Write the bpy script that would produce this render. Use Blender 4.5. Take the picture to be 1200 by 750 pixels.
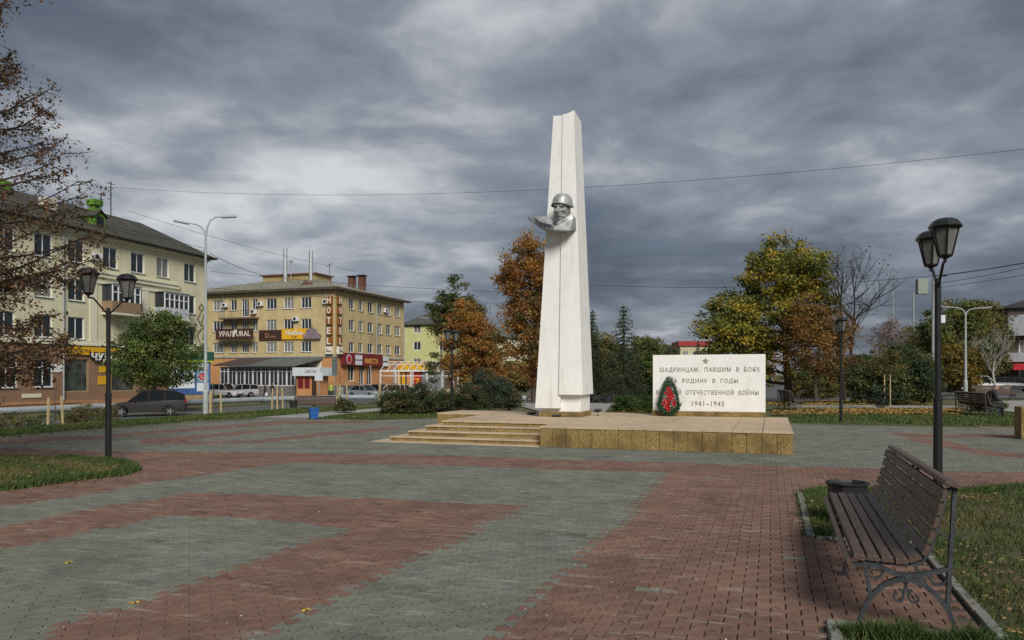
import bpy, bmesh, math, random
import numpy as np
from mathutils import Vector, Matrix
random.seed(7); rng = np.random.default_rng(7)
R = math.radians
for o in list(bpy.data.objects): bpy.data.objects.remove(o)
SC = bpy.context.scene
COL = SC.collection

# ---------------------------------------------------------------- camera
F, HZ, EYE = 880.0, 440.0, 1.65          # focal length and horizon in the photograph's 1200x750 pixels, eye height
cd = bpy.data.cameras.new('camera'); cam = bpy.data.objects.new('camera', cd); COL.objects.link(cam)
cam.location = (0, 0, EYE); cam.rotation_euler = (R(90), 0, 0)
cd.sensor_width = 36; cd.lens = F/1200*36; cd.shift_y = (HZ-375)/1200
cd.clip_start = 0.1; cd.clip_end = 5000
SC.camera = cam

# ---------------------------------------------------------------- light, sky, exposure
SUN_EL, SUN_TO = R(36), (0.25, -0.96)      # direction towards the sun (behind the camera, a little to the right)
sl = bpy.data.lights.new('sun', 'SUN'); sl.energy = 1.5; sl.angle = R(24); sl.color = (1.0, 0.965, 0.90)
sun = bpy.data.objects.new('sun', sl); COL.objects.link(sun)
td = Vector((SUN_TO[0]*math.cos(SUN_EL), SUN_TO[1]*math.cos(SUN_EL), math.sin(SUN_EL)))
sun.rotation_euler = td.to_track_quat('Z', 'Y').to_euler(); sun.location = (0, 0, 30)
W = bpy.data.worlds.new('World'); SC.world = W; W.use_nodes = True
nt = W.node_tree; nt.nodes.clear()
def N(t, kind, **kw):
    n = t.nodes.new(kind)
    for k, v in kw.items():
        if k in n.inputs: n.inputs[k].default_value = v
        else: setattr(n, k, v)
    return n
def mathn(t, op, a, b=None, clamp=False):
    n = t.nodes.new('ShaderNodeMath'); n.operation = op; n.use_clamp = clamp
    for i, x in enumerate((a, b)):
        if x is None: continue
        if isinstance(x, (int, float)): n.inputs[i].default_value = x
        else: t.links.new(x, n.inputs[i])
    return n.outputs[0]
def ramp(t, fac, stops):
    n = t.nodes.new('ShaderNodeValToRGB'); t.links.new(fac, n.inputs[0])
    e = n.color_ramp.elements
    while len(e) < len(stops): e.new(0.5)
    for i, (p, c) in enumerate(stops):
        e[i].position = p; e[i].color = (c[0], c[1], c[2], 1) if not isinstance(c, (int, float)) else (c, c, c, 1)
    return n.outputs[0]
SKYLOC = (17.2, 11.8, 0)
tc = N(nt, 'ShaderNodeTexCoord'); sp = N(nt, 'ShaderNodeSeparateXYZ'); nt.links.new(tc.outputs['Generated'], sp.inputs[0])
zz = mathn(nt, 'ADD', mathn(nt, 'MAXIMUM', sp.outputs[2], 0.0), 0.17)
cx = N(nt, 'ShaderNodeCombineXYZ')
nt.links.new(mathn(nt, 'DIVIDE', sp.outputs[0], zz), cx.inputs[0]); nt.links.new(mathn(nt, 'DIVIDE', sp.outputs[1], zz), cx.inputs[1])
mp = N(nt, 'ShaderNodeMapping'); mp.inputs['Location'].default_value = SKYLOC; mp.inputs['Scale'].default_value = (0.62, 0.62, 1); mp.inputs['Rotation'].default_value = (0, 0, R(-12))
nt.links.new(cx.outputs[0], mp.inputs[0])
n0 = N(nt, 'ShaderNodeTexNoise', Scale=0.55, Detail=3.0, Roughness=0.45, Distortion=0.2); nt.links.new(mp.outputs[0], n0.inputs['Vector'])
n1 = N(nt, 'ShaderNodeTexNoise', Scale=1.5, Detail=8.0, Roughness=0.50, Distortion=0.25); nt.links.new(mp.outputs[0], n1.inputs['Vector'])
n2 = N(nt, 'ShaderNodeTexNoise', Scale=4.5, Detail=7.0, Roughness=0.56, Distortion=0.3); nt.links.new(mp.outputs[0], n2.inputs['Vector'])
cl = mathn(nt, 'ADD', mathn(nt, 'ADD', mathn(nt, 'MULTIPLY', n0.outputs[0], 0.36), mathn(nt, 'MULTIPLY', n1.outputs[0], 0.37)), mathn(nt, 'MULTIPLY', n2.outputs[0], 0.27))
ccol = ramp(nt, cl, [(0.42, (0.040, 0.048, 0.062)), (0.48, (0.065, 0.076, 0.095)), (0.545, (0.114, 0.126, 0.147)), (0.64, (0.275, 0.283, 0.292))])
sky = N(nt, 'ShaderNodeTexSky'); sky.sky_type = 'NISHITA'; sky.sun_disc = False; sky.sun_elevation = SUN_EL
sky.sun_rotation = math.atan2(SUN_TO[0], SUN_TO[1]); sky.altitude = 100
b1 = N(nt, 'ShaderNodeBackground', Strength=0.05); nt.links.new(sky.outputs[0], b1.inputs[0])
b2 = N(nt, 'ShaderNodeBackground', Strength=1.0); nt.links.new(ccol, b2.inputs[0])
cov = ramp(nt, n2.outputs[0], [(0.30, 0.90), (0.46, 0.97)])
mx = N(nt, 'ShaderNodeMixShader'); nt.links.new(cov, mx.inputs[0]); nt.links.new(b1.outputs[0], mx.inputs[1]); nt.links.new(b2.outputs[0], mx.inputs[2])
wo = N(nt, 'ShaderNodeOutputWorld'); nt.links.new(mx.outputs[0], wo.inputs[0])
vs = SC.view_settings; vs.view_transform = 'Standard'; vs.look = 'None'; vs.gamma = 1; vs.use_curve_mapping = False
vs.exposure = 1.2
SC.render.engine = 'CYCLES'
cy = SC.cycles; cy.use_denoising = False; cy.use_adaptive_sampling = True; cy.adaptive_threshold = 0.006
cy.max_bounces = 6; cy.diffuse_bounces = 3; cy.glossy_bounces = 3; cy.transmission_bounces = 4; cy.transparent_max_bounces = 8

# ---------------------------------------------------------------- coordinates
TH = R(19.0)                                  # the square's own axes: U away from the camera, V to the right
U = np.array([math.sin(TH), math.cos(TH)]); V = np.array([math.cos(TH), -math.sin(TH)])
RZ = -TH                                      # rotation of a thing whose local x is V and local y is U
RZU = R(90)-TH                                # local x is U, local y is -V
def G(px, py, z=0.0):
    d = (EYE-z)*F/(py-HZ); return ((px-600)*d/F, d)
def AT(px, py, d): return ((px-600)*d/F, d, EYE-(py-HZ)*d/F)
def VU(v, u, o=(0, 0)): return (o[0]+v*V[0]+u*U[0], o[1]+v*V[1]+u*U[1])
def sm(t):
    t = np.clip(t, 0, 1); return t*t*(3-2*t)
def zt(x, y):                                 # terrain: the streets lie a little below the square
    x = np.asarray(x, float); y = np.asarray(y, float)
    v = x*V[0]+y*V[1]; u = x*U[0]+y*U[1]
    a = 0.85*sm((-20.5-v)/13)
    b = 0.95*sm((u-40)/32)*sm((4-v)/16)
    return -np.maximum(a, b)
def ztf(x, y): return float(zt(x, y))
def lin(r, g, b):
    f = lambda c: (c/255/12.92 if c/255 <= 0.04045 else ((c/255+0.055)/1.055)**2.4)
    return (f(r), f(g), f(b))

# ---------------------------------------------------------------- materials
MATS = {}
def mat(name, col=(0.5, 0.5, 0.5), rough=0.7, var=0.15, scale=4.0, bump=0.0, bscale=40.0, metal=0.0, attr=False, spec=0.5,
        stretch=(1, 1, 1), stain=None, coords='Object', trans=0.0, detail=5.0):
    if name in MATS: return MATS[name]
    m = bpy.data.materials.new(name); m.use_nodes = True; t = m.node_tree
    p = t.nodes['Principled BSDF']; p.inputs['Roughness'].default_value = rough; p.inputs['Metallic'].default_value = metal
    p.inputs['Specular IOR Level'].default_value = spec
    if coords == 'World':
        src = N(t, 'ShaderNodeNewGeometry').outputs['Position']
    else: src = N(t, 'ShaderNodeTexCoord').outputs['Object']
    mpp = N(t, 'ShaderNodeMapping'); mpp.inputs['Scale'].default_value = stretch; t.links.new(src, mpp.inputs[0])
    if coords == 'World': mpp.inputs['Rotation'].default_value = (0, 0, TH)
    src = mpp.outputs[0]
    if attr:
        a = N(t, 'ShaderNodeAttribute', attribute_name='col'); base = a.outputs['Color']
    else:
        a = N(t, 'ShaderNodeRGB'); a.outputs[0].default_value = (*col, 1); base = a.outputs[0]
    nz = N(t, 'ShaderNodeTexNoise', Scale=scale, Detail=detail, Roughness=0.6); t.links.new(src, nz.inputs['Vector'])
    v = ramp(t, nz.outputs[0], [(0.3, 1-var), (0.7, 1+var)])
    mul = N(t, 'ShaderNodeMix', data_type='RGBA', blend_type='MULTIPLY'); mul.inputs[0].default_value = 1
    t.links.new(base, mul.inputs[6]); t.links.new(v, mul.inputs[7]); out = mul.outputs[2]
    if stain:                                   # (colour, scale, threshold lo, hi, strength, stretch)
        sc_, ss, lo, hi, st, sx = stain
        m2 = N(t, 'ShaderNodeMapping'); m2.inputs['Scale'].default_value = sx; t.links.new(src, m2.inputs[0])
        z2 = N(t, 'ShaderNodeTexNoise', Scale=ss, Detail=6.0, Roughness=0.65); t.links.new(m2.outputs[0], z2.inputs['Vector'])
        f = ramp(t, z2.outputs[0], [(lo, 0.0), (hi, st)])
        mm = N(t, 'ShaderNodeMix', data_type='RGBA'); t.links.new(f, mm.inputs[0]); t.links.new(out, mm.inputs[6])
        mm.inputs[7].default_value = (*sc_, 1); out = mm.outputs[2]
    t.links.new(out, p.inputs['Base Color'])
    if bump:
        bz = N(t, 'ShaderNodeTexNoise', Scale=bscale, Detail=6.0, Roughness=0.65); t.links.new(src, bz.inputs['Vector'])
        bn = N(t, 'ShaderNodeBump', Strength=bump, Distance=0.02); t.links.new(bz.outputs[0], bn.inputs['Height'])
        t.links.new(bn.outputs[0], p.inputs['Normal'])
    if trans:
        tr = N(t, 'ShaderNodeBsdfTranslucent'); t.links.new(out, tr.inputs[0])
        ms = N(t, 'ShaderNodeMixShader'); ms.inputs[0].default_value = trans
        t.links.new(p.outputs[0], ms.inputs[1]); t.links.new(tr.outputs[0], ms.inputs[2])
        t.links.new(ms.outputs[0], t.nodes['Material Output'].inputs[0])
    MATS[name] = m; return m
def glass(name, col, rough=0.06, spec=0.6):
    return mat(name, col, rough, var=0.25, scale=0.6, spec=spec)

# ---------------------------------------------------------------- mesh helpers
def link(o, parent=None):
    COL.objects.link(o)
    if parent is not None: o.parent = parent
    return o
def tag(o, label=None, cat=None, group=None, kind=None):
    if label: o['label'] = label
    if cat: o['category'] = cat
    if group: o['group'] = group
    if kind: o['kind'] = kind
    return o
def thing(name, label, cat, loc=(0, 0, 0), rz=0.0, group=None):
    o = bpy.data.objects.new(name, None); o.empty_display_size = 0.2; link(o)
    o.location = loc; o.rotation_euler = (0, 0, rz); return tag(o, label, cat, group)
def raw(name, verts, faces, m, parent=None, cols=None, smooth=False):
    me = bpy.data.meshes.new(name)
    if isinstance(faces, np.ndarray):           # uniform face size, fast path
        nv, (nf, k) = len(verts), faces.shape
        me.vertices.add(nv); me.vertices.foreach_set('co', np.asarray(verts, np.float32).ravel())
        me.loops.add(nf*k); me.loops.foreach_set('vertex_index', faces.astype(np.int32).ravel())
        me.polygons.add(nf); me.polygons.foreach_set('loop_start', np.arange(0, nf*k, k, dtype=np.int32))
        me.update(calc_edges=True)
        if not smooth: me.polygons.foreach_set('use_smooth', np.zeros(nf, bool))
    else: me.from_pydata([tuple(v) for v in verts], [], faces)
    if cols is not None:
        a = me.attributes.new('col', 'FLOAT_COLOR', 'FACE')
        c = np.ones((len(me.polygons), 4), np.float32); c[:, :3] = np.asarray(cols, np.float32); a.data.foreach_set('color', c.ravel())
    if smooth: me.polygons.foreach_set('use_smooth', np.ones(len(me.polygons), bool))
    me.materials.append(m); me.update()
    return link(bpy.data.objects.new(name, me), parent)
class MB:
    def __init__(s): s.v = []; s.f = []; s.c = []; s.M = Matrix.Identity(4); s.col = None
    def at(s, loc=(0, 0, 0), rz=0.0, rx=0.0, ry=0.0):
        s.M = Matrix.Translation(loc) @ Matrix.Rotation(rz, 4, 'Z') @ Matrix.Rotation(ry, 4, 'Y') @ Matrix.Rotation(rx, 4, 'X'); return s
    def add(s, vs, fs):
        b = len(s.v); s.v += [tuple(s.M @ Vector(v)) for v in vs]; s.f += [[b+i for i in f] for f in fs]
        s.c += [s.col or (1, 1, 1)]*len(fs); return s
    def box(s, x0, x1, y0, y1, z0, z1):
        return s.add([(x0, y0, z0), (x1, y0, z0), (x1, y1, z0), (x0, y1, z0), (x0, y0, z1), (x1, y0, z1), (x1, y1, z1), (x0, y1, z1)],
                     [(0, 3, 2, 1), (4, 5, 6, 7), (0, 1, 5, 4), (1, 2, 6, 5), (2, 3, 7, 6), (3, 0, 4, 7)])
    def cbox(s, c, d, bev=0.0):
        x, y, z = c; a, b, h = d[0]/2, d[1]/2, d[2]/2
        if not bev: return s.box(x-a, x+a, y-b, y+b, z-h, z+h)
        e = bev; vs = []; ring = lambda A, B, zz: [(x-A, y-B, zz), (x+A, y-B, zz), (x+A, y+B, zz), (x-A, y+B, zz)]
        vs = ring(a-e, b-e, z-h)+ring(a, b, z-h+e)+ring(a, b, z+h-e)+ring(a-e, b-e, z+h)
        fs = [(3, 2, 1, 0), (12, 13, 14, 15)]
        for r_ in range(3):
            for i in range(4): fs.append((r_*4+i, r_*4+(i+1) % 4, r_*4+4+(i+1) % 4, r_*4+4+i))
        return s.add(vs, fs)
    def tube(s, pts, rad, n=6, cap=True):
        pts = [Vector(p) for p in pts]; m = len(pts)
        if isinstance(rad, (int, float)): rad = [rad]*m
        vs, fs = [], []
        prev = None
        for i, p in enumerate(pts):
            t = (pts[min(i+1, m-1)]-pts[max(i-1, 0)])
            t = t.normalized() if t.length > 1e-9 else Vector((0, 0, 1))
            ref = prev if prev is not None else (Vector((0, 0, 1)) if abs(t.z) < 0.9 else Vector((1, 0, 0)))
            a = (ref-t*ref.dot(t))
            if a.length < 1e-6: a = t.orthogonal()
            a.normalize(); b = t.cross(a); prev = a
            for k in range(n):
                w = 2*math.pi*k/n; vs.append(p+(a*math.cos(w)+b*math.sin(w))*rad[i])
        for i in range(m-1):
            for k in range(n):
                fs.append((i*n+k, i*n+(k+1) % n, (i+1)*n+(k+1) % n, (i+1)*n+k))
        if cap: fs.append(tuple(range(n-1, -1, -1))); fs.append(tuple((m-1)*n+k for k in range(n)))
        return s.add(vs, fs)
    def bar(s, pts, w, t, nrm):                 # flat bar swept along pts; w along nrm, t across
        pts = [Vector(p) for p in pts]; nrm = Vector(nrm).normalized(); vs, fs = [], []; m = len(pts)
        for i, p in enumerate(pts):
            d = (pts[min(i+1, m-1)]-pts[max(i-1, 0)]).normalized(); a = d.cross(nrm).normalized()
            for q in ((-1, -1), (1, -1), (1, 1), (-1, 1)): vs.append(p+a*q[0]*t/2+nrm*q[1]*w/2)
        for i in range(m-1):
            for k in range(4): fs.append((i*4+k, i*4+(k+1) % 4, i*4+4+(k+1) % 4, i*4+4+k))
        fs += [(3, 2, 1, 0), tuple((m-1)*4+k for k in range(4))]
        return s.add(vs, fs)
    def prism(s, poly, z0, z1):                 # polygon in xy
        n = len(poly); vs = [(x, y, z0) for x, y in poly]+[(x, y, z1) for x, y in poly]
        fs = [tuple(range(n-1, -1, -1)), tuple(range(n, 2*n))]+[(i, (i+1) % n, n+(i+1) % n, n+i) for i in range(n)]
        return s.add(vs, fs)
    def vprism(s, poly, y0, y1):                # polygon in xz, extruded along y
        n = len(poly); vs = [(x, y0, z) for x, z in poly]+[(x, y1, z) for x, z in poly]
        fs = [tuple(range(n)), tuple(range(2*n-1, n-1, -1))]+[(i, n+i, n+(i+1) % n, (i+1) % n) for i in range(n)]
        return s.add(vs, fs)
    def lathe(s, prof, n=16, c=(0, 0)):
        vs, fs = [], []
        for r, z in prof:
            for k in range(n): w = 2*math.pi*k/n; vs.append((c[0]+r*math.cos(w), c[1]+r*math.sin(w), z))
        for i in range(len(prof)-1):
            for k in range(n): fs.append((i*n+k, i*n+(k+1) % n, (i+1)*n+(k+1) % n, (i+1)*n+k))
        fs.append(tuple(range(n-1, -1, -1))); fs.append(tuple((len(prof)-1)*n+k for k in range(n)))
        return s.add(vs, fs)
    def build(s, name, m, parent=None, smooth=False, col=False):
        o = raw(name, s.v, s.f, m, parent, s.c if col else None, smooth)
        return o
def autosmooth(o, ang=40):
    bm = bmesh.new(); bm.from_mesh(o.data); bmesh.ops.recalc_face_normals(bm, faces=bm.faces)
    for f in bm.faces: f.smooth = True
    for e in bm.edges:
        if len(e.link_faces) != 2 or e.calc_face_angle(0) > R(ang): e.smooth = False
    bm.to_mesh(o.data); bm.free(); return o
def fixn(o):
    bm = bmesh.new(); bm.from_mesh(o.data); bmesh.ops.recalc_face_normals(bm, faces=bm.faces); bm.to_mesh(o.data); bm.free(); return o
def copy_tree(o, parent=None):
    c = o.copy(); COL.objects.link(c); c.parent = parent
    for ch in list(o.children): copy_tree(ch, c)
    return c
def inpoly(P, poly):
    P = np.asarray(P, float); x, y = P[:, 0], P[:, 1]; r = np.zeros(len(P), bool); n = len(poly)
    for i in range(n):
        x1, y1 = poly[i]; x2, y2 = poly[(i+1) % n]
        if y1 == y2: continue
        c = ((y1 > y) != (y2 > y)) & (x < (x2-x1)*(y-y1)/(y2-y1)+x1); r ^= c
    return r
def sample_poly(poly, n, rg=rng):
    p = np.array(poly); lo, hi = p.min(0), p.max(0); out = np.zeros((0, 2))
    while len(out) < n:
        q = lo+(hi-lo)*rg.random((n*2, 2)); out = np.vstack([out, q[inpoly(q, poly)]])
    return out[:n]
def text_mesh(txt, h=None, w=None, ext=0.004, sx=1.0, bold=0.0, spacing=1.0):
    cu = bpy.data.curves.new('t', 'FONT'); cu.body = txt; cu.extrude = ext; cu.offset = bold; cu.space_character = spacing; cu.resolution_u = 2
    o = bpy.data.objects.new('t', cu); COL.objects.link(o)
    bpy.context.view_layer.update()
    me = bpy.data.meshes.new_from_object(o.evaluated_get(bpy.context.evaluated_depsgraph_get()))
    bpy.data.objects.remove(o); bpy.data.curves.remove(cu)
    co = np.array([v.co[:] for v in me.vertices]); fs = [list(p.vertices) for p in me.polygons]
    bpy.data.meshes.remove(me)
    if len(co) == 0: return np.zeros((0, 3)), []
    lo, hi = co.min(0), co.max(0)
    kx = (w/(hi[0]-lo[0])) if w else None; ky = (h/(hi[1]-lo[1])) if h else None
    kx = kx or ky; ky = ky or kx
    co[:, 0] = (co[:, 0]-(lo[0]+hi[0])/2)*kx*sx; co[:, 1] = (co[:, 1]-(lo[1]+hi[1])/2)*ky
    return co, fs
def text_obj(name, txt, m, parent, x, y, z, h=None, w=None, ext=0.004, bold=0.0, spacing=1.0):
    co, fs = text_mesh(txt, h, w, ext, 1.0, bold, spacing)
    vs = [(x+c[0], y-c[2], z+c[1]) for c in co]
    return raw(name, vs, fs, m, parent)

# common materials
M_metal_black = mat('black_painted_metal', (0.012, 0.012, 0.013), 0.42, 0.3, 8, bump=0.08, bscale=60)
M_white_frame = mat('white_plastic_frame', (0.72, 0.72, 0.70), 0.45, 0.06, 3)
M_glass_dark = glass('window_glass', (0.025, 0.032, 0.04))
M_glass_curtain = mat('curtained_glass', (0.19, 0.19, 0.17), 0.25, 0.35, 1.3, spec=0.6)
M_asphalt = mat('asphalt', (0.10, 0.10, 0.098), 0.9, 0.2, 0.6, bump=0.3, bscale=60, coords='World')
M_galv = mat('galvanised_steel', (0.33, 0.36, 0.37), 0.5, 0.15, 3, metal=0.3)
M_pathc = mat('pale_concrete_path', (0.30, 0.285, 0.26), 0.9, 0.2, 0.7, bump=0.2, bscale=40, coords='World')

# ================================================================ GROUND
def axis(lo, hi, fine_lo, fine_hi, step, grow=1.18):
    a = list(np.arange(fine_lo, fine_hi+1e-6, step)); s = step; x = fine_hi
    while x < hi: s *= grow; x = min(x+s, hi); a.append(x)
    s = step; x = fine_lo; pre = []
    while x > lo: s *= grow; x = max(x-s, lo); pre.append(x)
    return np.array(pre[::-1]+a)
gx = axis(-3000, 3000, -52, 30, 1.0); gy = axis(-60, 3500, -6, 104, 1.0)
XX, YY = np.meshgrid(gx, gy); ZZ = zt(XX, YY)-0.035
nx, ny = len(gx), len(gy)
idx = np.arange(nx*ny).reshape(ny, nx)
fa = np.stack([idx[:-1, :-1], idx[:-1, 1:], idx[1:, 1:], idx[1:, :-1]], -1).reshape(-1, 4)
M_ground = mat('grass_and_soil_ground', (0.075, 0.085, 0.028), 0.95, 0.4, 0.5, bump=0.6, bscale=25, coords='World',
               stain=((0.15, 0.12, 0.055), 0.35, 0.48, 0.66, 0.8, (1, 1, 1)), detail=9.0)
tag(raw('ground', np.stack([XX, YY, ZZ], -1).reshape(-1, 3), fa, M_ground), kind='structure')

def drape(name, poly, m, dz, step=1.0, kind='structure'):
    """flat polygon cut into cells so that it follows the terrain"""
    bm = bmesh.new(); vs = [bm.verts.new((x, y, 0)) for x, y in poly]; bm.faces.new(vs)
    p = np.array(poly); lo, hi = p.min(0), p.max(0)
    for ax in (0, 1):
        nrm = (1, 0, 0) if ax == 0 else (0, 1, 0)
        for c in np.arange(math.floor(lo[ax])+step, hi[ax], step):
            co = (c, 0, 0) if ax == 0 else (0, c, 0)
            bmesh.ops.bisect_plane(bm, geom=bm.verts[:]+bm.edges[:]+bm.faces[:], plane_co=co, plane_no=nrm)
    for v in bm.verts: v.co.z = ztf(v.co.x, v.co.y)+dz
    bmesh.ops.recalc_face_normals(bm, faces=bm.faces)
    if sum(f.normal.z for f in bm.faces) < 0: bmesh.ops.reverse_faces(bm, faces=bm.faces)
    me = bpy.data.meshes.new(name); bm.to_mesh(me); bm.free(); me.materials.append(m)
    o = link(bpy.data.objects.new(name, me)); o['kind'] = kind; return o

# ---------------------------------------------------------------- the paved square
PADQ = (3.04, 7.64)                             # corner of the bench recess
def PQ(v, u): return VU(v, u, PADQ)
lawn_near = [PQ(*q) for q in [(0.04, 0.04), (0.04, 3.05), (0.35, 3.5), (2.2, 4.0), (3.2, 4.9), (7, 8), (11, 8), (11, -7), (0.04, -7), (0.04, -2.86), (0.98, -2.86), (0.98, 0.04)]]
lawn_left = [G(*q) for q in [(-260, 541), (0, 535), (70, 538), (140, 542), (158, 551), (140, 557), (80, 564), (0, 575), (-260, 612)]]
plaza = [VU(-19.6, -3), VU(-19.6, 18), G(240, 493), G(300, 490.3), G(350, 486), G(372, 491), G(440, 492.5), G(515, 490)] + \
        [VU(-4, 27), VU(6.4, 27.2), VU(6.4, 44), VU(7.4, 44), VU(7.4, 27.6), G(1190, 500.5), VU(26, 28.6), VU(26, -3)]
O_PL = G(633, 523.5)                            # front left corner of the monument's front block
def PO(v, u): return VU(v, u, O_PL)
plinth_poly = [PO(*q) for q in [(0.15, 0.2), (5.3, 0.2), (5.3, 5.4), (2.6, 5.4), (2.6, 6.8), (-4.7, 6.8), (-4.7, 5.2), (-3.3, 5.2), (-3.8, 0.5), (0.15, 0.5)]]
def gp(l): return [G(*q) for q in l]
RED = [gp(l) for l in [
    [(782, 553), (745, 594), (720, 619), (680, 646), (575, 748), (414, 900), (2400, 900), (1400, 556), (1196, 553), (1104, 552), (1030, 549), (920, 546), (840, 543.6)],
    [(0, 524), (96, 528), (160, 529), (240, 529.6), (320, 530.4), (440, 532.4), (520, 533.6), (600, 536), (680, 539.6), (760, 541), (840, 543.6), (840, 556), (782, 553),
     (680, 551), (600, 548.4), (550, 546.4), (480, 544.5), (400, 544), (366, 541.6), (324, 543.6), (280, 550), (240, 556.5), (200, 562), (160, 568), (100, 580), (40, 589), (0, 594), (-300, 645), (-300, 524)],
    [(-300, 680), (0, 618), (50, 608), (120, 594), (180, 585), (220, 577), (300, 579), (370, 582), (440, 584), (500, 588), (614, 592), (570, 613), (520, 640), (474, 659), (440, 680), (400, 698),
     (366, 716), (330, 736), (304, 748), (10, 900), (-330, 900), (40, 750), (54, 738), (96, 726), (170, 700), (200, 692), (226, 682), (280, 664), (344, 642), (412, 619), (360, 614), (300, 607),
     (200, 604), (180, 607), (128, 618), (80, 628), (20, 640), (0, 643), (-300, 710)],
    [(40, 513), (120, 510), (240, 500), (330, 493), (440, 493.5), (440, 495.5), (330, 497), (250, 503), (120, 514), (40, 519), (-100, 522), (-100, 519)],
    [(170, 514), (240, 509), (310, 503), (335, 504), (250, 512), (215, 517.5), (300, 516), (370, 507.5), (440, 502), (470, 499), (470, 501.5), (440, 506), (380, 511), (310, 519), (200, 521), (160, 519)],
    [(1044, 506.5), (1100, 509), (1300, 509), (1300, 512.5), (1100, 513.5), (1050, 511)],
    [(1062, 512), (1110, 516), (1150, 527), (1300, 541), (1300, 545), (1150, 533), (1100, 523), (1060, 515)],
    [(930, 495), (1300, 500), (1300, 502.5), (930, 497.3)]]]
PITCH, PL_, AMP = 0.110, 0.200, 0.0170
def paver_outline(gap):
    e = gap/2; L = PL_; w = PITCH/2; g_ = gap*0.42
    xs = [g_, 0.14*L, 0.36*L, 0.64*L, 0.86*L, L-g_]; t = [1, 1, -1, -1, 1, 1]
    top = [(x, w+AMP*k-e) for x, k in zip(xs, t)]; bot = [(x, -(w+AMP*k)+e) for x, k in zip(xs, t)]
    return np.array([(x-L/2, y) for x, y in bot+top[::-1]])
OUT = paver_outline(0.0135); OUTB = paver_outline(0.0105)
ks = np.arange(int(2.6/PITCH), int(45/PITCH)); cells = []
for k in ks:
    ns = np.arange(int(-21/PL_), int(27/PL_)); x = (ns+0.5*(k % 2))*PL_
    cells.append(np.stack([x, np.full(len(x), k*PITCH)], 1))
cells = np.vstack(cells); cen = cells[:, :1]*V[None]+cells[:, 1:]*U[None]
vis = (np.abs(cen[:, 0]) < 0.72*cen[:, 1]+2.5) & (cen[:, 1] > 3.2)
cells, cen = cells[vis], cen[vis]
def allin(P, poly, grow=0.0):
    r = np.ones(len(P), bool)
    for q in OUT[[0, 2, 5, 6, 9, 11]]: r &= inpoly(P+q[0]*V+q[1]*U, poly)
    return r
def anyin(P, poly):
    r = np.zeros(len(P), bool)
    for q in OUT[[0, 2, 5, 6, 9, 11]]: r |= inpoly(P+q[0]*V+q[1]*U, poly)
    return r
keep = inpoly(cen, plaza) & ~anyin(cen, lawn_near) & ~inpoly(cen, lawn_left) & ~allin(cen, plinth_poly)
cells, cen = cells[keep], cen[keep]
red = np.zeros(len(cen), bool)
for p in RED: red |= inpoly(cen, p)
tone = 1+0.085*rng.standard_normal(len(cen)); tone = np.clip(tone, 0.7, 1.3)
cG, cR = np.array([0.160, 0.164, 0.128]), np.array([0.184, 0.102, 0.073])
hue = rng.standard_normal((len(cen), 1))
pcol = np.where(red[:, None], cR+hue*np.array([0.010, 0.008, 0.007]), cG+hue*np.array([0.005, 0.002, -0.004]))*tone[:, None]
odd = rng.random(len(cen)); pcol[(odd < 0.003) & red] = cG*1.05; pcol[odd > 0.985] *= 0.72
M_paver = mat('concrete_paver', rough=0.86, var=0.24, scale=1.1, bump=0.35, bscale=90, attr=True, coords='World',
              stain=((0.40, 0.40, 0.36), 1.0, 0.57, 0.74, 0.62, (1.7, 9.0, 1)), detail=9.0)
M_joint = mat('sandy_joint_bed', (0.058, 0.052, 0.042), 0.95, 0.3, 3, coords='World')
base = drape('plaza', plaza, M_joint, -0.0140, step=6.0)
dep = cen[:, 1]
order = np.argsort(dep)
onscreen = (np.abs(cen[:, 0]) < 0.70*dep) & (dep > 4.75)
piece = np.zeros(len(cen), bool); piece[[i for i in order if onscreen[i]][:300]] = True
# the 300 that show largest: single objects that share ten meshes
def paver_mesh(c):
    n = 12; vs = [(x, y, -0.02) for x, y in OUTB]+[(x, y, -0.003) for x, y in OUTB]+[(x*0.985, y*0.975, 0) for x, y in OUT]
    fs = [list(range(24, 36))]+[[i, (i+1) % n, n+(i+1) % n, n+i] for i in range(n)]+[[n+i, n+(i+1) % n, 2*n+(i+1) % n, 2*n+i] for i in range(n)]
    o = raw('paver', vs, fs, M_paver, None, np.tile(c, (len(fs), 1))); me = o.data; bpy.data.objects.remove(o); return me
pm = {r_: [paver_mesh((cR if r_ else cG)*k*(1+0.05*np.array([j, 0, -j]))) for k, j in ((0.80, 0), (0.89, .4), (0.95, -.4), (1.0, 0.2), (1.04, -.4), (1.09, 0), (1.17, .2))] for r_ in (True, False)}
for i in np.where(piece)[0]:
    t_ = min(6, max(0, int(3.2+1.4*(tone[i]-1)/0.085+random.uniform(-.5, .5))))
    o = bpy.data.objects.new('paver', pm[bool(red[i])][t_]); link(o, base)
    o.location = (cen[i, 0], cen[i, 1], random.uniform(-0.0025, 0.0015)); o.rotation_euler = (random.uniform(-.008, .008), random.uniform(-.008, .008), RZ)
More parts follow.
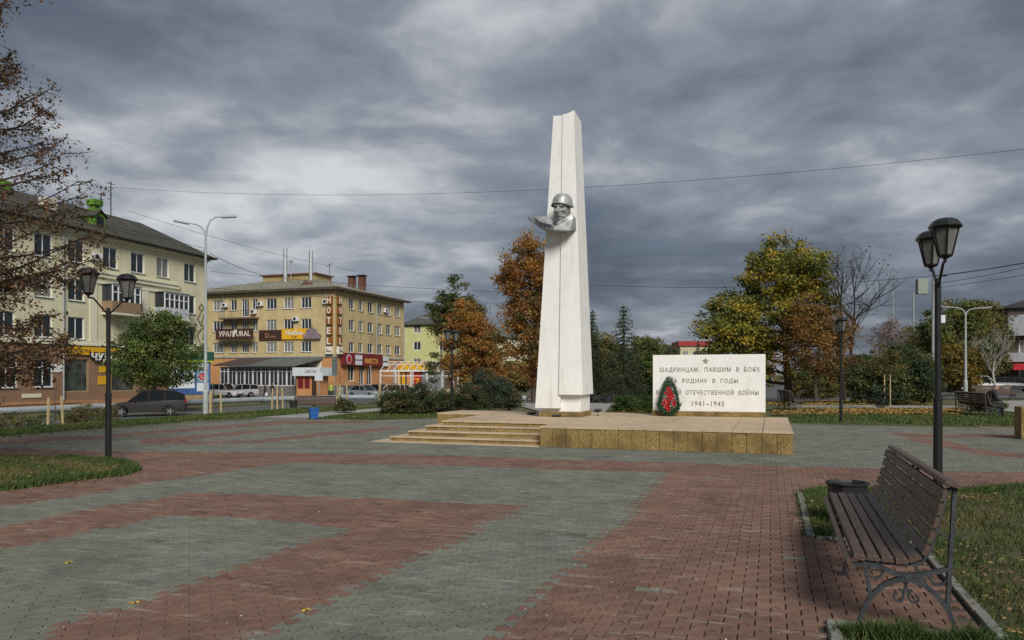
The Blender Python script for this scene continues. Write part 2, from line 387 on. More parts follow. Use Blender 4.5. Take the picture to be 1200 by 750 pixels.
# the others: real geometry joined into one part
def bulk(sel, rings, name):
    P = cen[sel]; n = len(P); zj = rng.uniform(-0.0025, 0.0015, n); tl = rng.uniform(-0.007, 0.007, (n, 2))
    outl = {'t': OUT, 'b': OUTB}
    lv = []
    for kind, z in rings:
        q = outl[kind]; xy = P[:, None]+q[None, :, :1]*V+q[None, :, 1:]*U
        zz_ = zj[:, None]+z+(q[None, :, 0]*tl[:, :1]+q[None, :, 1]*tl[:, 1:])
        lv.append(np.concatenate([xy, zz_[..., None]], -1))
    vs = np.concatenate(lv, 1); m_ = vs.shape[1]; vs = vs.reshape(-1, 3); b = (np.arange(n)*m_)[:, None]
    quads = [b+np.array([0, 11, 1, 10])[[0, 2, 3, 1]], b+np.array([1, 2, 9, 10]), b+np.array([2, 3, 8, 9]), b+np.array([3, 4, 7, 8]), b+np.array([4, 5, 6, 7])]
    cc = [pcol[sel]]*5
    for r_ in range(len(rings)-1):
        for i in range(12):
            j = (i+1) % 12; quads.append(b+np.array([12*(r_+1)+i, 12*(r_+1)+j, 12*r_+j, 12*r_+i])); cc.append(pcol[sel])
    return tag(raw(name, vs, np.concatenate(quads), M_paver, base, np.concatenate(cc)), kind='stuff')
near = ~piece & (dep < 13); far = ~piece & ~near
bulk(near, [('t', 0.0), ('b', -0.003), ('b', -0.02)], 'pavers')
bulk(far, [('t', 0.0), ('b', -0.015)], 'distant_pavers')

# kerb stones round the bench recess
M_kerb = mat('kerb_concrete', (0.22, 0.215, 0.19), 0.9, 0.25, 3, bump=0.3, bscale=50)
kerb = tag(thing('kerb', 'grey concrete kerb framing the paved recess under the slatted bench', 'kerb', (*PADQ, 0), RZ), group=None)
def kerbrun(a, b):
    a, b = np.array(a, float), np.array(b, float); L = np.linalg.norm(b-a); n = max(1, round(L/0.5)); d = (b-a)/L
    for i in range(n):
        q = a+d*(L*(i+0.5)/n); k = MB(); k.cbox((0, 0, 0), (L/n-0.008, 0.075, 0.10), 0.006)
        o = k.build('kerb_stone', M_kerb, kerb); o.location = (q[0], q[1], -0.025+random.uniform(-0.004, 0.004)); o.rotation_euler = (0, 0, math.atan2(d[1], d[0])+random.uniform(-.01, .01))
kerbrun((0, 0), (0, 3.05)); kerbrun((0.05, 0), (0.94, 0)); kerbrun((0.98, -0.06), (0.98, -2.78)); kerbrun((-0.04, -2.82), (1.02, -2.82)); kerbrun((0, -2.88), (0, -4.4))

# ---------------------------------------------------------------- lawns, grass, leaves
M_lawn = mat('lawn_soil', (0.06, 0.062, 0.022), 0.95, 0.5, 2.0, bump=0.8, bscale=60, coords='World', stain=((0.12, 0.085, 0.035), 1.2, 0.45, 0.62, 0.9, (1, 1, 1)), detail=9.0)
drape('lawn_right', lawn_near, M_lawn, 0.004, 2.0); drape('lawn_left', lawn_left, M_lawn, 0.006, 2.0)
M_blade = mat('grass_blades', rough=0.7, var=0.2, scale=3, attr=True, trans=0.25, coords='World')
M_leaf_litter = mat('fallen_leaf_litter', rough=0.8, var=0.2, scale=9, attr=True, coords='World')
def blades(name, P, hmin, hmax, w, pal, label, patch=0.0):
    n = len(P); z0 = zt(P[:, 0], P[:, 1]); a = rng.uniform(0, 6.283, n); h = rng.uniform(hmin, hmax, n)
    ln = rng.uniform(0.2, 0.9, (n, 1))*h[:, None]*np.stack([np.cos(a*3.1), np.sin(a*3.1)], 1)
    d = np.stack([np.cos(a), np.sin(a)], 1)*w
    b1 = np.concatenate([P-d, z0[:, None]], 1); b2 = np.concatenate([P+d, z0[:, None]], 1)
    m1 = np.concatenate([P+d*0.7+ln*0.35, (z0+h*0.6)[:, None]], 1); m0 = np.concatenate([P-d*0.7+ln*0.35, (z0+h*0.6)[:, None]], 1)
    tp = np.concatenate([P+ln, (z0+h)[:, None]], 1)
    vs = np.stack([b1, b2, m1, m0, tp], 1).reshape(-1, 3); b = (np.arange(n)*5)[:, None]
    f3 = np.concatenate([b+np.array([0, 1, 2]), b+np.array([0, 2, 3]), b+np.array([3, 2, 4])])
    pal = np.array(pal); nzv = np.sin(P[:, 0]*2.3+1.7*np.sin(P[:, 1]*1.9))*np.sin(P[:, 1]*2.7+1.3*np.sin(P[:, 0]*1.6))
    k = np.clip((nzv+1)/2+rng.normal(0, 0.25, n), 0, 0.999)*len(pal)
    c = pal[k.astype(int)]*rng.uniform(0.75, 1.25, (n, 1))
    return tag(raw(name, vs, f3, M_blade, None, np.tile(c, (3, 1))), label, 'grass', kind='stuff')
GP = [(0.045, 0.080, 0.014), (0.065, 0.105, 0.019), (0.085, 0.125, 0.026), (0.12, 0.13, 0.035), (0.17, 0.14, 0.055)]
p1 = sample_poly([q for q in lawn_near], 260000)
dq = np.linalg.norm(p1, axis=1); dens = np.sin(p1[:, 0]*3.3+2*np.sin(p1[:, 1]*2.1))*np.sin(p1[:, 1]*3.1+1.5*np.sin(p1[:, 0]*2.6))
p1 = p1[(dq < 13) & (p1[:, 0] < 0.75*p1[:, 1]+1.5) & (p1[:, 1] > 3.6) & (rng.random(len(p1)) < 0.62+0.5*dens)]
blades('grass', p1, 0.02, 0.075, 0.005, [GP[0], GP[1], GP[2], GP[1], GP[3], GP[4]], 'short autumn grass of the lawn behind the slatted bench')
# taller tufts along the recess and the lawn's far edge
def along(pts, n, sp):
    pts = np.array(pts); seg = rng.integers(0, len(pts)-1, n); t = rng.random((n, 1)); return pts[seg]*(1-t)+pts[seg+1]*t+rng.normal(0, sp, (n, 2))
tu = np.vstack([along([PQ(0.06, -3.02), PQ(1.1, -3.0)], 2200, 0.05), along([PQ(0.12, 0.15), PQ(0.12, 3.0), PQ(0.45, 3.4), PQ(2.2, 3.9), PQ(3.2, 4.8), PQ(5.5, 6.8)], 5200, 0.09), along([PQ(0.1, 0.12), PQ(0.95, 0.12)], 1500, 0.05)])
blades('grass', tu, 0.03, 0.10, 0.005, GP[:3], 'taller green tufts along the kerb and the edge of the right lawn')
tuft = np.vstack([rng.normal(0, 0.05, (260, 2))+np.array(PQ(*c)) for c in [(0.42, -2.98), (0.78, -2.96), (0.25, -3.05)]])
blades('grass', tuft, 0.06, 0.15, 0.005, GP[:3], 'bushy green tufts in front of the near bench legs')
p2 = sample_poly(lawn_left, 52000); p2 = p2[p2[:, 0] > -0.80*p2[:, 1]]
blades('grass', p2, 0.03, 0.10, 0.008, [GP[4], GP[3], GP[1], GP[0], GP[1]], 'grass patch around the lamp post on the left')
e2 = along([G(0, 575), G(80, 564), G(140, 557), G(157, 551), G(140, 543), G(70, 538)], 5000, 0.06)
blades('grass', e2, 0.06, 0.13, 0.008, GP[:3], 'greener rim of the grass patch on the left')
def litter(name, P, size, pal, label, dz=0.03):
    n = len(P); a = rng.uniform(0, 6.283, n); s = size*rng.uniform(0.6, 1.3, n); t = rng.uniform(-0.5, 0.5, (n, 2))
    z0 = zt(P[:, 0], P[:, 1])+dz*rng.uniform(0.5, 1.4, n); vs = []
    for q in ((-1, 0), (0, -0.6), (1, 0), (0, 0.6)):
        x = q[0]*np.cos(a)-q[1]*np.sin(a); y = q[0]*np.sin(a)+q[1]*np.cos(a)
        vs.append(np.stack([P[:, 0]+x*s, P[:, 1]+y*s, z0+s*(x*t[:, 0]+y*t[:, 1])*0.7], 1))
    vs = np.stack(vs, 1).reshape(-1, 3); f4 = (np.arange(n)*4)[:, None]+np.arange(4)
    c = np.array(pal)[rng.integers(0, len(pal), n)]*rng.uniform(0.7, 1.25, (n, 1))
    return tag(raw(name, vs, f4, M_leaf_litter, None, c), label, 'leaves', kind='stuff')
LP = [(0.22, 0.14, 0.055), (0.16, 0.09, 0.035), (0.28, 0.20, 0.085), (0.12, 0.07, 0.03), (0.34, 0.25, 0.08), (0.14, 0.08, 0.03)]
lp = sample_poly(lawn_near, 14000); lp = lp[(np.linalg.norm(lp, axis=1) < 13) & (rng.random(len(lp)) < 0.45+0.5*np.sin(lp[:, 0]*2.2+np.sin(lp[:, 1]*2.7)))]
litter('fallen_leaves', lp, 0.024, LP, 'dry brown leaves scattered on the lawn behind the slatted bench', 0.045)
litter('fallen_leaves', sample_poly(lawn_left, 1600), 0.03, LP, 'dry leaves scattered on the left grass patch', 0.05)
litter('fallen_leaves', np.vstack([along([G(0, 577), G(80, 566), G(145, 558)], 90, 0.1), along([G(0, 513.5), G(120, 503.5), G(240, 494.5), G(300, 491.5)], 900, 0.22)]), 0.03, [(0.16, 0.10, 0.04), (0.2, 0.12, 0.05), (0.12, 0.07, 0.03)], 'brown leaves gathered along the lawn edges on the left', 0.02)
# bits of debris on the paving
litter('paving_specks', np.array([G(x, y) for x, y in zip(rng.uniform(-50, 950, 420), 560+190*rng.random(420)**0.8)]), 0.008, [(0.5, 0.48, 0.42), (0.05, 0.04, 0.03), (0.25, 0.2, 0.1)], 'small specks of grit and chips on the paving', 0.004)
M_yl = mat('yellow_leaf', (0.62, 0.44, 0.05), 0.6, 0.2, 20, trans=0.2)
for (px, py), lab in zip([(80, 659.5), (158, 707), (358, 715.5)], ['yellow leaf on the grey paving, leftmost of the three', 'yellow leaf at the edge of the red band at lower left', 'yellow leaf on the border of red and grey pavers below centre']):
    k = MB(); pts = []
    for i in range(14):
        a = i/14*6.283; r = (0.034, 0.017)[i % 2]*(1.25 if 2 < i < 6 else 1); pts.append((r*math.cos(a), r*math.sin(a), 0.006+0.008*math.sin(3*a)))
    k.add([(0, 0, 0.004)]+pts, [(0, 1+i, 1+(i+1) % 14) for i in range(14)]); k.tube([(0, 0, 0.004), (-0.05, 0.012, 0.004)], 0.0015, 4)
    x, y = G(px, py); o = k.build('fallen_leaf', M_yl); o.location = (x, y, 0.001); o.rotation_euler = (0, 0, random.uniform(0, 6)); tag(o, lab, 'leaf')

# ---------------------------------------------------------------- paths, roads, far grass
drape('path_left', [VU(-25.6, 4), VU(-23.9, 4), VU(-23.9, 60), VU(-25.6, 60)], M_pathc, 0.01)
drape('street_left', [VU(-40, -10), VU(-33, -10), VU(-33, 75), VU(-40, 75)], M_asphalt, 0.01)
drape('street_hotel', [VU(-60, 62), VU(30, 62), VU(30, 79), VU(-60, 79)], M_asphalt, 0.02)
drape('path_branch', [G(300, 489.6), G(350, 485.5), G(455, 476.5), G(520, 472), G(520, 475.5), G(455, 481), G(390, 487), G(372, 490.7)], M_pathc, 0.012)
drape('path_behind', [G(560, 473), G(600, 470), G(690, 464), G(770, 459.5), G(900, 458), G(900, 463), G(775, 464.5), G(715, 476), G(708, 484), G(640, 484), G(600, 474)], M_pathc, 0.012)
drape('path_right', [G(925, 474.5), G(1040, 475), G(1130, 476), G(1165, 470), G(1300, 468), G(1300, 485), G(1200, 484), G(1165, 481), G(1130, 479.5), G(1040, 479), G(925, 477.5)], M_pathc, 0.012)
drape('road_right', [G(890, 446), G(928, 446), G(935, 457), G(1010, 458), G(1400, 458), G(1400, 466), G(1140, 467), G(1010, 469.5), G(930, 472), G(890, 472)], M_asphalt, 0.016)
strip_r = [G(925, 478), G(1040, 479.5), G(1130, 480), G(1200, 486), G(1300, 488), G(1300, 501), G(1190, 500), G(925, 495)]
strip_l = [VU(-23.8, 2), VU(-19.7, 2), VU(-19.7, 18), G(240, 492.5), G(300, 489.8), G(350, 485.4), VU(-18.4, 34), VU(-23.8, 34)]
strip_m = [G(372, 490.5), G(440, 492), G(515, 489.5), G(560, 478), G(455, 481.5), G(390, 487.5)]
for poly, n, lab in ((strip_r, 26000, 'mown grass strip across the far right edge of the square'), (strip_l, 30000, 'grass strip along the left edge of the square'), (strip_m, 7000, 'grass strip in front of the dark rose bushes')):
    q = sample_poly(poly, n); q = q[np.abs(q[:, 0]) < 0.72*q[:, 1]+2]
    blades('grass', q, 0.03, 0.095, 0.02, GP[:4], lab)
q = np.array([VU(a, b) for a, b in zip(rng.uniform(-33, -23.8, 26000), rng.uniform(5, 58, 26000))]); q = q[np.abs(q[:, 0]) < 0.74*q[:, 1]]
blades('grass', q, 0.03, 0.13, 0.03, [GP[1], GP[2], GP[3], (0.13, 0.11, 0.05), (0.16, 0.13, 0.07)], 'rough weedy grass between the path and the street on the left')
q = np.array([G(x, y) for x, y in zip(rng.uniform(905, 1130, 9000), rng.uniform(479.5, 487, 9000))]); q = q[rng.random(len(q)) < 0.75]
litter('fallen_leaves', q, 0.07, [(0.36, 0.24, 0.05), (0.30, 0.17, 0.05), (0.24, 0.12, 0.04), (0.42, 0.30, 0.07)], 'carpet of yellow and orange leaves behind the right grass strip', 0.07)
q = np.array([G(x, y) for x, y in zip(rng.uniform(890, 1100, 3500), rng.uniform(470, 475, 3500))])
litter('fallen_leaves', q, 0.08, [(0.40, 0.30, 0.06), (0.36, 0.22, 0.05)], 'yellow leaves under the large yellow-green tree', 0.05)

# ================================================================ THE MONUMENT
M_gran = mat('rough_yellow_granite_chips', (0.285, 0.195, 0.068), 0.85, 0.6, 34, bump=0.9, bscale=55, stain=((0.12, 0.075, 0.025), 1.6, 0.45, 0.64, 0.85, (1, 1, 1)), detail=8.0, coords='World')
M_gran_top = mat('smooth_pinkish_terrazzo', (0.50, 0.385, 0.25), 0.8, 0.14, 6, bump=0.15, bscale=70, stain=((0.27, 0.20, 0.13), 0.9, 0.46, 0.70, 0.6, (1, 1, 1)), coords='World', detail=9.0)
M_white = mat('white_painted_concrete', (0.80, 0.795, 0.762), 0.75, 0.05, 3, bump=0.12, bscale=25, stain=((0.46, 0.42, 0.34), 1.7, 0.55, 0.76, 0.6, (2.6, 2.6, 0.28)))
M_slabw = mat('white_slab_plaster', (0.80, 0.795, 0.762), 0.75, 0.05, 3, bump=0.12, bscale=30, stain=((0.5, 0.47, 0.4), 1.5, 0.56, 0.75, 0.45, (1.6, 1.6, 0.8)))
PH = 0.475
pl = thing('monument_platform', 'stepped platform clad in yellow granite under the white monument', 'platform', (*O_PL, 0), RZ)
core = MB(); g = 0.03
core.box(g, 5.48-g, g, 5.7, 0, PH-0.035); core.box(-3.1+g, g, 1.4+g, 6.9, 0, PH-0.035); core.box(g, 2.5, 5.7, 6.97, 0, PH-0.035); core.box(-4.9+g, -3.1+g, 5.0+g, 6.9, 0, PH-0.035)
core.build('core', mat('mortar', (0.16, 0.12, 0.07), 0.95, 0.2, 5), pl)
def panels(x0, x1, y0, y1, z0, z1, n, th, nm='panel'):   # upright panels along a face from (x0,y0) to (x1,y1)
    L = math.hypot(x1-x0, y1-y0); a = math.atan2(y1-y0, x1-x0); w = L/n
    for i in range(n):
        k = MB(); k.cbox((0, 0, 0), (w-0.010, th, z1-z0), 0.004); o = k.build(nm, M_gran, pl)
        t = (i+0.5)/n; nx_, ny_ = -math.sin(a), math.cos(a); e = random.uniform(-0.004, 0.004)
        o.location = (x0+(x1-x0)*t+nx_*(th/2+e), y0+(y1-y0)*t+ny_*(th/2+e), (z0+z1)/2); o.rotation_euler = (0, 0, a)
panels(0, 5.48, 0, 0, 0, PH-0.045, 18, 0.03); panels(5.48, 5.48, 0, 5.7, 0, PH-0.045, 18, 0.03); panels(0, 0, 1.4, 0, 0, PH-0.045, 4, 0.03)
panels(-4.9, -3.1, 5.0, 5.0, 0, PH-0.045, 5, 0.03); panels(-4.9, -4.9, 6.9, 5.0, 0, PH-0.045, 5, 0.03)
def tops(x0, x1, y0, y1, nx_, ny_, z=PH, th=0.045):
    for i in range(nx_):
        for j in range(ny_):
            a, b = x0+(x1-x0)*i/nx_, x0+(x1-x0)*(i+1)/nx_; c, d = y0+(y1-y0)*j/ny_, y0+(y1-y0)*(j+1)/ny_
            k = MB(); k.cbox((0, 0, 0), (b-a-0.012, d-c-0.012, th), 0.004); o = k.build('paving_slab', M_gran_top, pl)
            o.location = ((a+b)/2, (c+d)/2, z-th/2+random.uniform(-0.002, 0.002))
tops(-0.02, 5.5, -0.02, 5.72, 9, 9); tops(-3.12, -0.02, 1.38, 5.0, 5, 6); tops(-4.92, -0.02, 5.0, 6.92, 8, 3); tops(-0.02, 2.5, 5.72, 6.97, 4, 2)
SH = PH/4
for i in range(4):                               # steps wrap round the front and the left side
    z0, z1 = i*SH, (i+1)*SH; uf = 0.2+0.4*i; vl = -4.0+0.3*i
    k = MB(); k.box(vl+0.012, -0.004, uf+0.012, uf+0.5, z0, z1-0.03); k.box(vl+0.012, vl+0.4, uf+0.5, 4.99, z0, z1-0.03)
    st = k.build('step', M_gran, pl)
    if i < 3:
        n = 4
        for j in range(n):
            a, b = vl-0.012+(-0.004-vl+0.012)*j/n, vl-0.012+(-0.004-vl+0.012)*(j+1)/n
            k = MB(); k.cbox(((a+b)/2, uf+0.2, z1-0.015), (b-a-0.004, 0.42, 0.03), 0.004); k.build('tread', M_gran_top, st)
        for j in range(4):
            c, d = uf+0.412+(4.98-uf-0.412)*j/4, uf+0.412+(4.98-uf-0.412)*(j+1)/4
            k = MB(); k.cbox((vl+0.15, (c+d)/2, z1-0.015), (0.32, d-c-0.004, 0.03), 0.004); k.build('tread', M_gran_top, st)
for j in range(5):
    a, b = -4.35+4.34*j/5, -4.35+4.34*(j+1)/5
    k = MB(); k.cbox(((a+b)/2, 0.10, 0.006), (b-a-0.004, 0.42, 0.024), 0.003); k.build('footing_slab', M_gran_top, pl)
k = MB(); k.cbox((-4.17, 2.6, 0.006), (0.36, 4.5, 0.024), 0.003); k.build('footing_slab', M_gran_top, pl)

B0 = PO(-1.2, 3.93)
ob = thing('obelisk', 'tall white twin-pylon obelisk carrying a silver helmeted soldier bust', 'monument', (*B0, PH), RZ)
k = MB(); k.cbox((0.6, 0.6, 0.07), (1.24, 1.24, 0.14), 0.008); k.build('base', M_gran, ob)
k = MB(); k.cbox((0.625, 0.62, 0.445), (1.13, 1.1, 0.61), 0.01); k.build('core', M_white, ob)
def loft(name, bot, top, m, parent, seg=10, bev=0.0):
    k = MB(); n = len(bot)
    for s_ in range(seg+1):
        t = s_/seg
        for a, b in zip(bot, top): k.v.append(tuple(a[i]*(1-t)+b[i]*t for i in range(3)))
    for s_ in range(seg):
        for i in range(n): k.f.append([s_*n+i, s_*n+(i+1) % n, (s_+1)*n+(i+1) % n, (s_+1)*n+i])
    k.f.append(list(range(n-1, -1, -1))); k.f.append([seg*n+i for i in range(n)]); k.c = [(1, 1, 1)]*len(k.f)
    return fixn(k.build(name, m, parent))
z = lambda w: w-PH
loft('pylon', [(-0.12, -0.06, z(0.72)), (0.617, -0.06, z(0.72)), (0.617, 1.2, z(0.72)), (-0.12, 1.2, z(0.72))],
     [(0.385, 0.06, z(9.06)), (0.67, 0.06, z(9.04)), (0.67, 0.9, z(8.95)), (0.385, 0.9, z(8.97))], M_white, ob)
loft('pylon', [(0.60, -0.12, z(1.11)), (0.90, -0.13, z(1.11)), (1.285, -0.12, z(1.11)), (1.285, 1.2, z(1.11)), (0.60, 1.2, z(1.11))],
     [(0.668, 0.02, z(9.05)), (0.83, 0.02, z(9.07)), (1.0, 0.02, z(9.14)), (1.0, 0.88, z(9.08)), (0.668, 0.88, z(9.0))], M_white, ob)
# silver bust
M_silver = mat('weathered_silver_paint', (0.44, 0.45, 0.44), 0.45, 0.25, 7, bump=0.12, bscale=18, metal=0.35, stain=((0.16, 0.165, 0.16), 4, 0.5, 0.68, 0.7, (1, 1, 1)))
def gs(x, c, w): return math.exp(-((x-c)/w)**2)
def head_mesh():
    vs, fs = [], []; na, nb = 96, 90
    for j in range(nb+1):
        ph = -math.pi/2+math.pi*j/nb; zc = math.sin(ph)
        for i in range(na):
            th = 2*math.pi*i/na; x = math.cos(ph)*math.sin(th); y = -math.cos(ph)*math.cos(th); zz_ = zc      # face looks to -y
            rx, ry, rz = 0.27, 0.33, 0.42
            taper = 1-0.28*max(0, -zz_)**1.3
            X, Y, Z = x*rx*taper, y*ry, zz_*rz
            if y < 0:
                f = min(1, -y*1.6); ax = abs(X)
                nose = gs(X, 0, 0.038)*(0.15*gs(Z, -0.115, 0.055)+0.10*gs(Z, -0.03, 0.07))+0.06*gs(ax, 0.05, 0.026)*gs(Z, -0.135, 0.03)-0.03*gs(ax, 0.075, 0.02)*gs(Z, -0.15, 0.04)
                brow = 0.065*gs(Z, 0.085, 0.030)*gs(ax, 0.10, 0.08)
                eye = -0.115*gs(Z, 0.015, 0.040)*gs(ax, 0.10, 0.055)+0.055*gs(Z, 0.008, 0.018)*gs(ax, 0.105, 0.032)
                cheek = 0.06*gs(Z, -0.075, 0.04)*gs(ax, 0.155, 0.045)-0.075*gs(Z, -0.185, 0.06)*gs(ax, 0.155, 0.04)
                mouth = 0.055*gs(Z, -0.212, 0.016)*gs(X, 0, 0.075)+0.055*gs(Z, -0.262, 0.018)*gs(X, 0, 0.065)-0.06*gs(Z, -0.237, 0.010)*gs(X, 0, 0.085)-0.045*gs(Z, -0.300, 0.020)*gs(X, 0, 0.075)-0.04*gs(Z, -0.175, 0.014)*gs(X, 0, 0.05)
                chin = 0.085*gs(Z, -0.355, 0.040)*gs(X, 0, 0.085)
                jaw = 0.035*gs(Z, -0.28, 0.08)*gs(ax, 0.17, 0.06)
                Y -= 1.2*f*(nose+brow+eye+cheek+mouth+chin)
                X += (1 if X > 0 else -1)*jaw*f
            vs.append((X, Y, Z))
    for j in range(nb):
        for i in range(na): fs.append([j*na+i, j*na+(i+1) % na, (j+1)*na+(i+1) % na, (j+1)*na+i])
    # neck
    b = len(vs)
    for r_, zz_ in ((0.19, -0.16), (0.185, -0.34), (0.20, -0.55)):
        for i in range(20): a = 2*math.pi*i/20; vs.append((r_*math.cos(a), 0.05+r_*math.sin(a), zz_))
    for j in range(2):
        for i in range(20): fs.append([b+j*20+i, b+j*20+(i+1) % 20, b+j*20+20+(i+1) % 20, b+j*20+20+i])
    for s_ in (-1, 1):                           # ears
        b = len(vs)
        for j in range(5):
            for i in range(8):
                p_, q_ = -math.pi/2+math.pi*j/4, 2*math.pi*i/8
                vs.append((s_*(0.265+0.03*math.cos(p_)*math.cos(q_)), 0.03+0.055*math.cos(p_)*math.sin(q_), -0.06+0.09*math.sin(p_)))
        for j in range(4):
            for i in range(8): fs.append([b+j*8+i, b+j*8+(i+1) % 8, b+j*8+8+(i+1) % 8, b+j*8+8+i])
    return vs, fs
vs, fs = head_mesh()
bust = raw('bust', vs, fs, M_silver, ob, smooth=True); fixn(bust)
bust.location = (0.785, -0.46, z(6.27)); bust.rotation_euler = (R(5), R(5), R(-6)); bust.scale = (0.82, 0.88, 0.84)
k = MB(); prof = []; na = 40
hv, hf = [], []
for j, (r_, zz_) in enumerate([(0.392, -0.01), (0.402, 0.0), (0.385, 0.03), (0.365, 0.07), (0.352, 0.14), (0.335, 0.22), (0.30, 0.30), (0.245, 0.365), (0.17, 0.41), (0.08, 0.435), (0.0, 0.44)]):
    for i in range(na):
        a = 2*math.pi*i/na; dip = -0.10*(abs(math.cos(a))**2)*(1-j/10)**2*0.9 - (0.06 if math.sin(a) > 0 else 0)*math.sin(a)*(1-j/10)**2
        hv.append((r_*math.cos(a)*0.93, r_*math.sin(a)*1.04+0.01, (zz_*0.80)+0.15+dip))
for j in range(10):
    for i in range(na): hf.append([j*na+i, j*na+(i+1) % na, (j+1)*na+(i+1) % na, (j+1)*na+i])
hel = raw('helmet', hv, hf, M_silver, bust, smooth=True)
so = hel.modifiers.new('s', 'SOLIDIFY'); so.thickness = 0.02; so.offset = -1
k = MB(); st_ = []
for i in range(10):
    a = math.pi/2+i*math.pi/5; r_ = 0.045 if i % 2 == 0 else 0.018; st_.append((r_*math.cos(a), r_*math.sin(a)))
k.vprism(st_, -0.012, 0.012); o = k.build('star', M_silver, bust); o.location = (-0.03, -0.372, 0.27); o.rotation_euler = (R(-18), 0, 0)
k = MB(); k.tube([(-0.25, -0.02, 0.02), (-0.245, -0.10, -0.18), (-0.13, -0.20, -0.40), (0, -0.26, -0.43), (0.13, -0.20, -0.40), (0.245, -0.10, -0.18), (0.25, -0.02, 0.02)], 0.012, 6)
k.build('chin_strap', M_silver, bust)
def hull(name, sets, m, parent):
    bm = bmesh.new()
    for pts in sets:
        b2 = bmesh.new(); 
        for p in pts: b2.verts.new(p)
        r_ = bmesh.ops.convex_hull(b2, input=b2.verts); me = bpy.data.meshes.new('t'); b2.to_mesh(me); b2.free(); bm.from_mesh(me); bpy.data.meshes.remove(me)
    bmesh.ops.recalc_face_normals(bm, faces=bm.faces)
    me = bpy.data.meshes.new(name); bm.to_mesh(me); bm.free(); me.materials.append(m)
    return link(bpy.data.objects.new(name, me), parent)
A = lambda x, y, w: (x, y, z(w))
hull('collar', [[A(-.34, -.08, 6.20), A(-.34, -.02, 6.14), A(.2, -.42, 6.08), A(.63, -.70, 5.74), A(-.04, -.28, 5.90), A(.28, -.50, 5.74), A(.63, -.70, 5.66), A(.25, 0.05, 5.95), A(.63, 0, 5.85), A(.2, .05, 5.75), A(.63, 0.0, 5.68), A(-.05, .02, 5.92)],
                [A(.63, -.70, 5.74), A(1.03, -.34, 6.13), A(1.08, -.02, 6.06), A(.63, -.70, 5.66), A(1.0, -.42, 5.66), A(1.09, -.02, 5.74), A(.63, 0, 5.85), A(.63, 0.0, 5.68), A(1.07, -.36, 6.0)]], M_silver, ob)
hull('lapel', [[A(-.1, -.25, 6.15), A(.22, -.44, 6.10), A(.58, -.73, 5.78), A(.18, -.56, 5.93), A(.25, -.35, 6.13), A(.55, -.6, 5.93)], [A(.68, -.73, 5.78), A(1.0, -.38, 6.11), A(.98, -.46, 5.98), A(.80, -.50, 6.03)]], M_silver, ob)

# inscription wall
WB = PO(1.79, 5.45)
wl = thing('memorial_wall', 'low white memorial slab with grey Cyrillic inscription and star', 'memorial', (*WB, PH), RZ)
SWd, SHt = 3.12, 1.63
k = MB(); k.cbox((SWd/2, 0.17, 0.07), (SWd+0.02, 0.40, 0.14), 0.006); k.build('base', M_gran, wl)
k = MB(); k.cbox((SWd/2, 0.17, 0.14+SHt/2), (SWd, 0.30, SHt), 0.008); k.build('slab', M_slabw, wl)
M_letter = mat('grey_metal_letters', (0.30, 0.285, 0.24), 0.6, 0.2, 20, metal=0.2)
pxw = lambda x: (x-766)/130*SWd; pzw = lambda y: 0.14+(483.5-y)/67.5*SHt
for txt, xa, xb, yc, h in (('ШАДРИНЦАМ,  ПАВШИМ  В  БОЯХ', 774.5, 890, 434, 0.155), ('ЗА  РОДИНУ  В  ГОДЫ', 787, 865.5, 447.3, 0.145), ('ВЕЛИКОЙ  ОТЕЧЕСТВЕННОЙ  ВОЙНЫ', 770, 888.5, 460, 0.165), ('1941–1945', 812.5, 850, 474, 0.145)):
    text_obj('inscription_line', txt, M_letter, wl, pxw((xa+xb)/2), 0.017, pzw(yc), h=h, w=(xb-xa)/130*SWd, ext=0.008, bold=0.006, spacing=1.2)
k = MB(); k.vprism([(0.095*(1 if i % 2 == 0 else 0.4)*math.cos(math.pi/2+i*math.pi/5), 0.095*(1 if i % 2 == 0 else 0.4)*math.sin(math.pi/2+i*math.pi/5)) for i in range(10)], -0.012, 0.01)
o = k.build('star', M_letter, wl); o.location = (pxw(828.5), 0.015, pzw(423.3))

# wreath leaning on the slab
wx, wy = PO(1.79+pxw(786.5), 5.22)
wr = thing('memorial_wreath', 'teardrop green wreath with red flowers leaning on the white slab', 'wreath', (wx, wy, PH), RZ); wr.scale = (1.18, 1, 1.02)
M_wgreen = mat('artificial_fir', rough=0.6, var=0.25, scale=12, attr=True)
M_wred = mat('red_fabric_petals', (0.48, 0.012, 0.018), 0.6, 0.3, 15, trans=0.15)
M_wwhite = mat('pale_ribbon', (0.62, 0.56, 0.46), 0.5, 0.15, 8)
def tear(t, r=1.0):                               # outline of the teardrop, t in 0..1
    a = 2*math.pi*t; x = 0.285*math.sin(a)*(0.62+0.38*(-math.cos(a)*0.5+0.5)**0.6) if math.cos(a) > 0 else 0.285*math.sin(a)
    zz_ = 0.36+(0.72*math.cos(a) if math.cos(a) > 0 else 0.33*math.cos(a)); return x*r, 0.36+(zz_-0.36)*r
n = 3200; t = rng.random(n); rr = np.where(rng.random(n) < 0.3, 0.1+0.6*rng.random(n), 0.68+0.36*rng.random(n)); P = []
for i in range(n):
    x, z_ = tear(t[i], rr[i]); P.append((x, 0.10*z_-0.055*math.sin(math.pi*min(1, max(0, (rr[i]-0.66)/0.4)))*rng.uniform(0.3, 1.3), z_+0.02))
P = np.array(P)
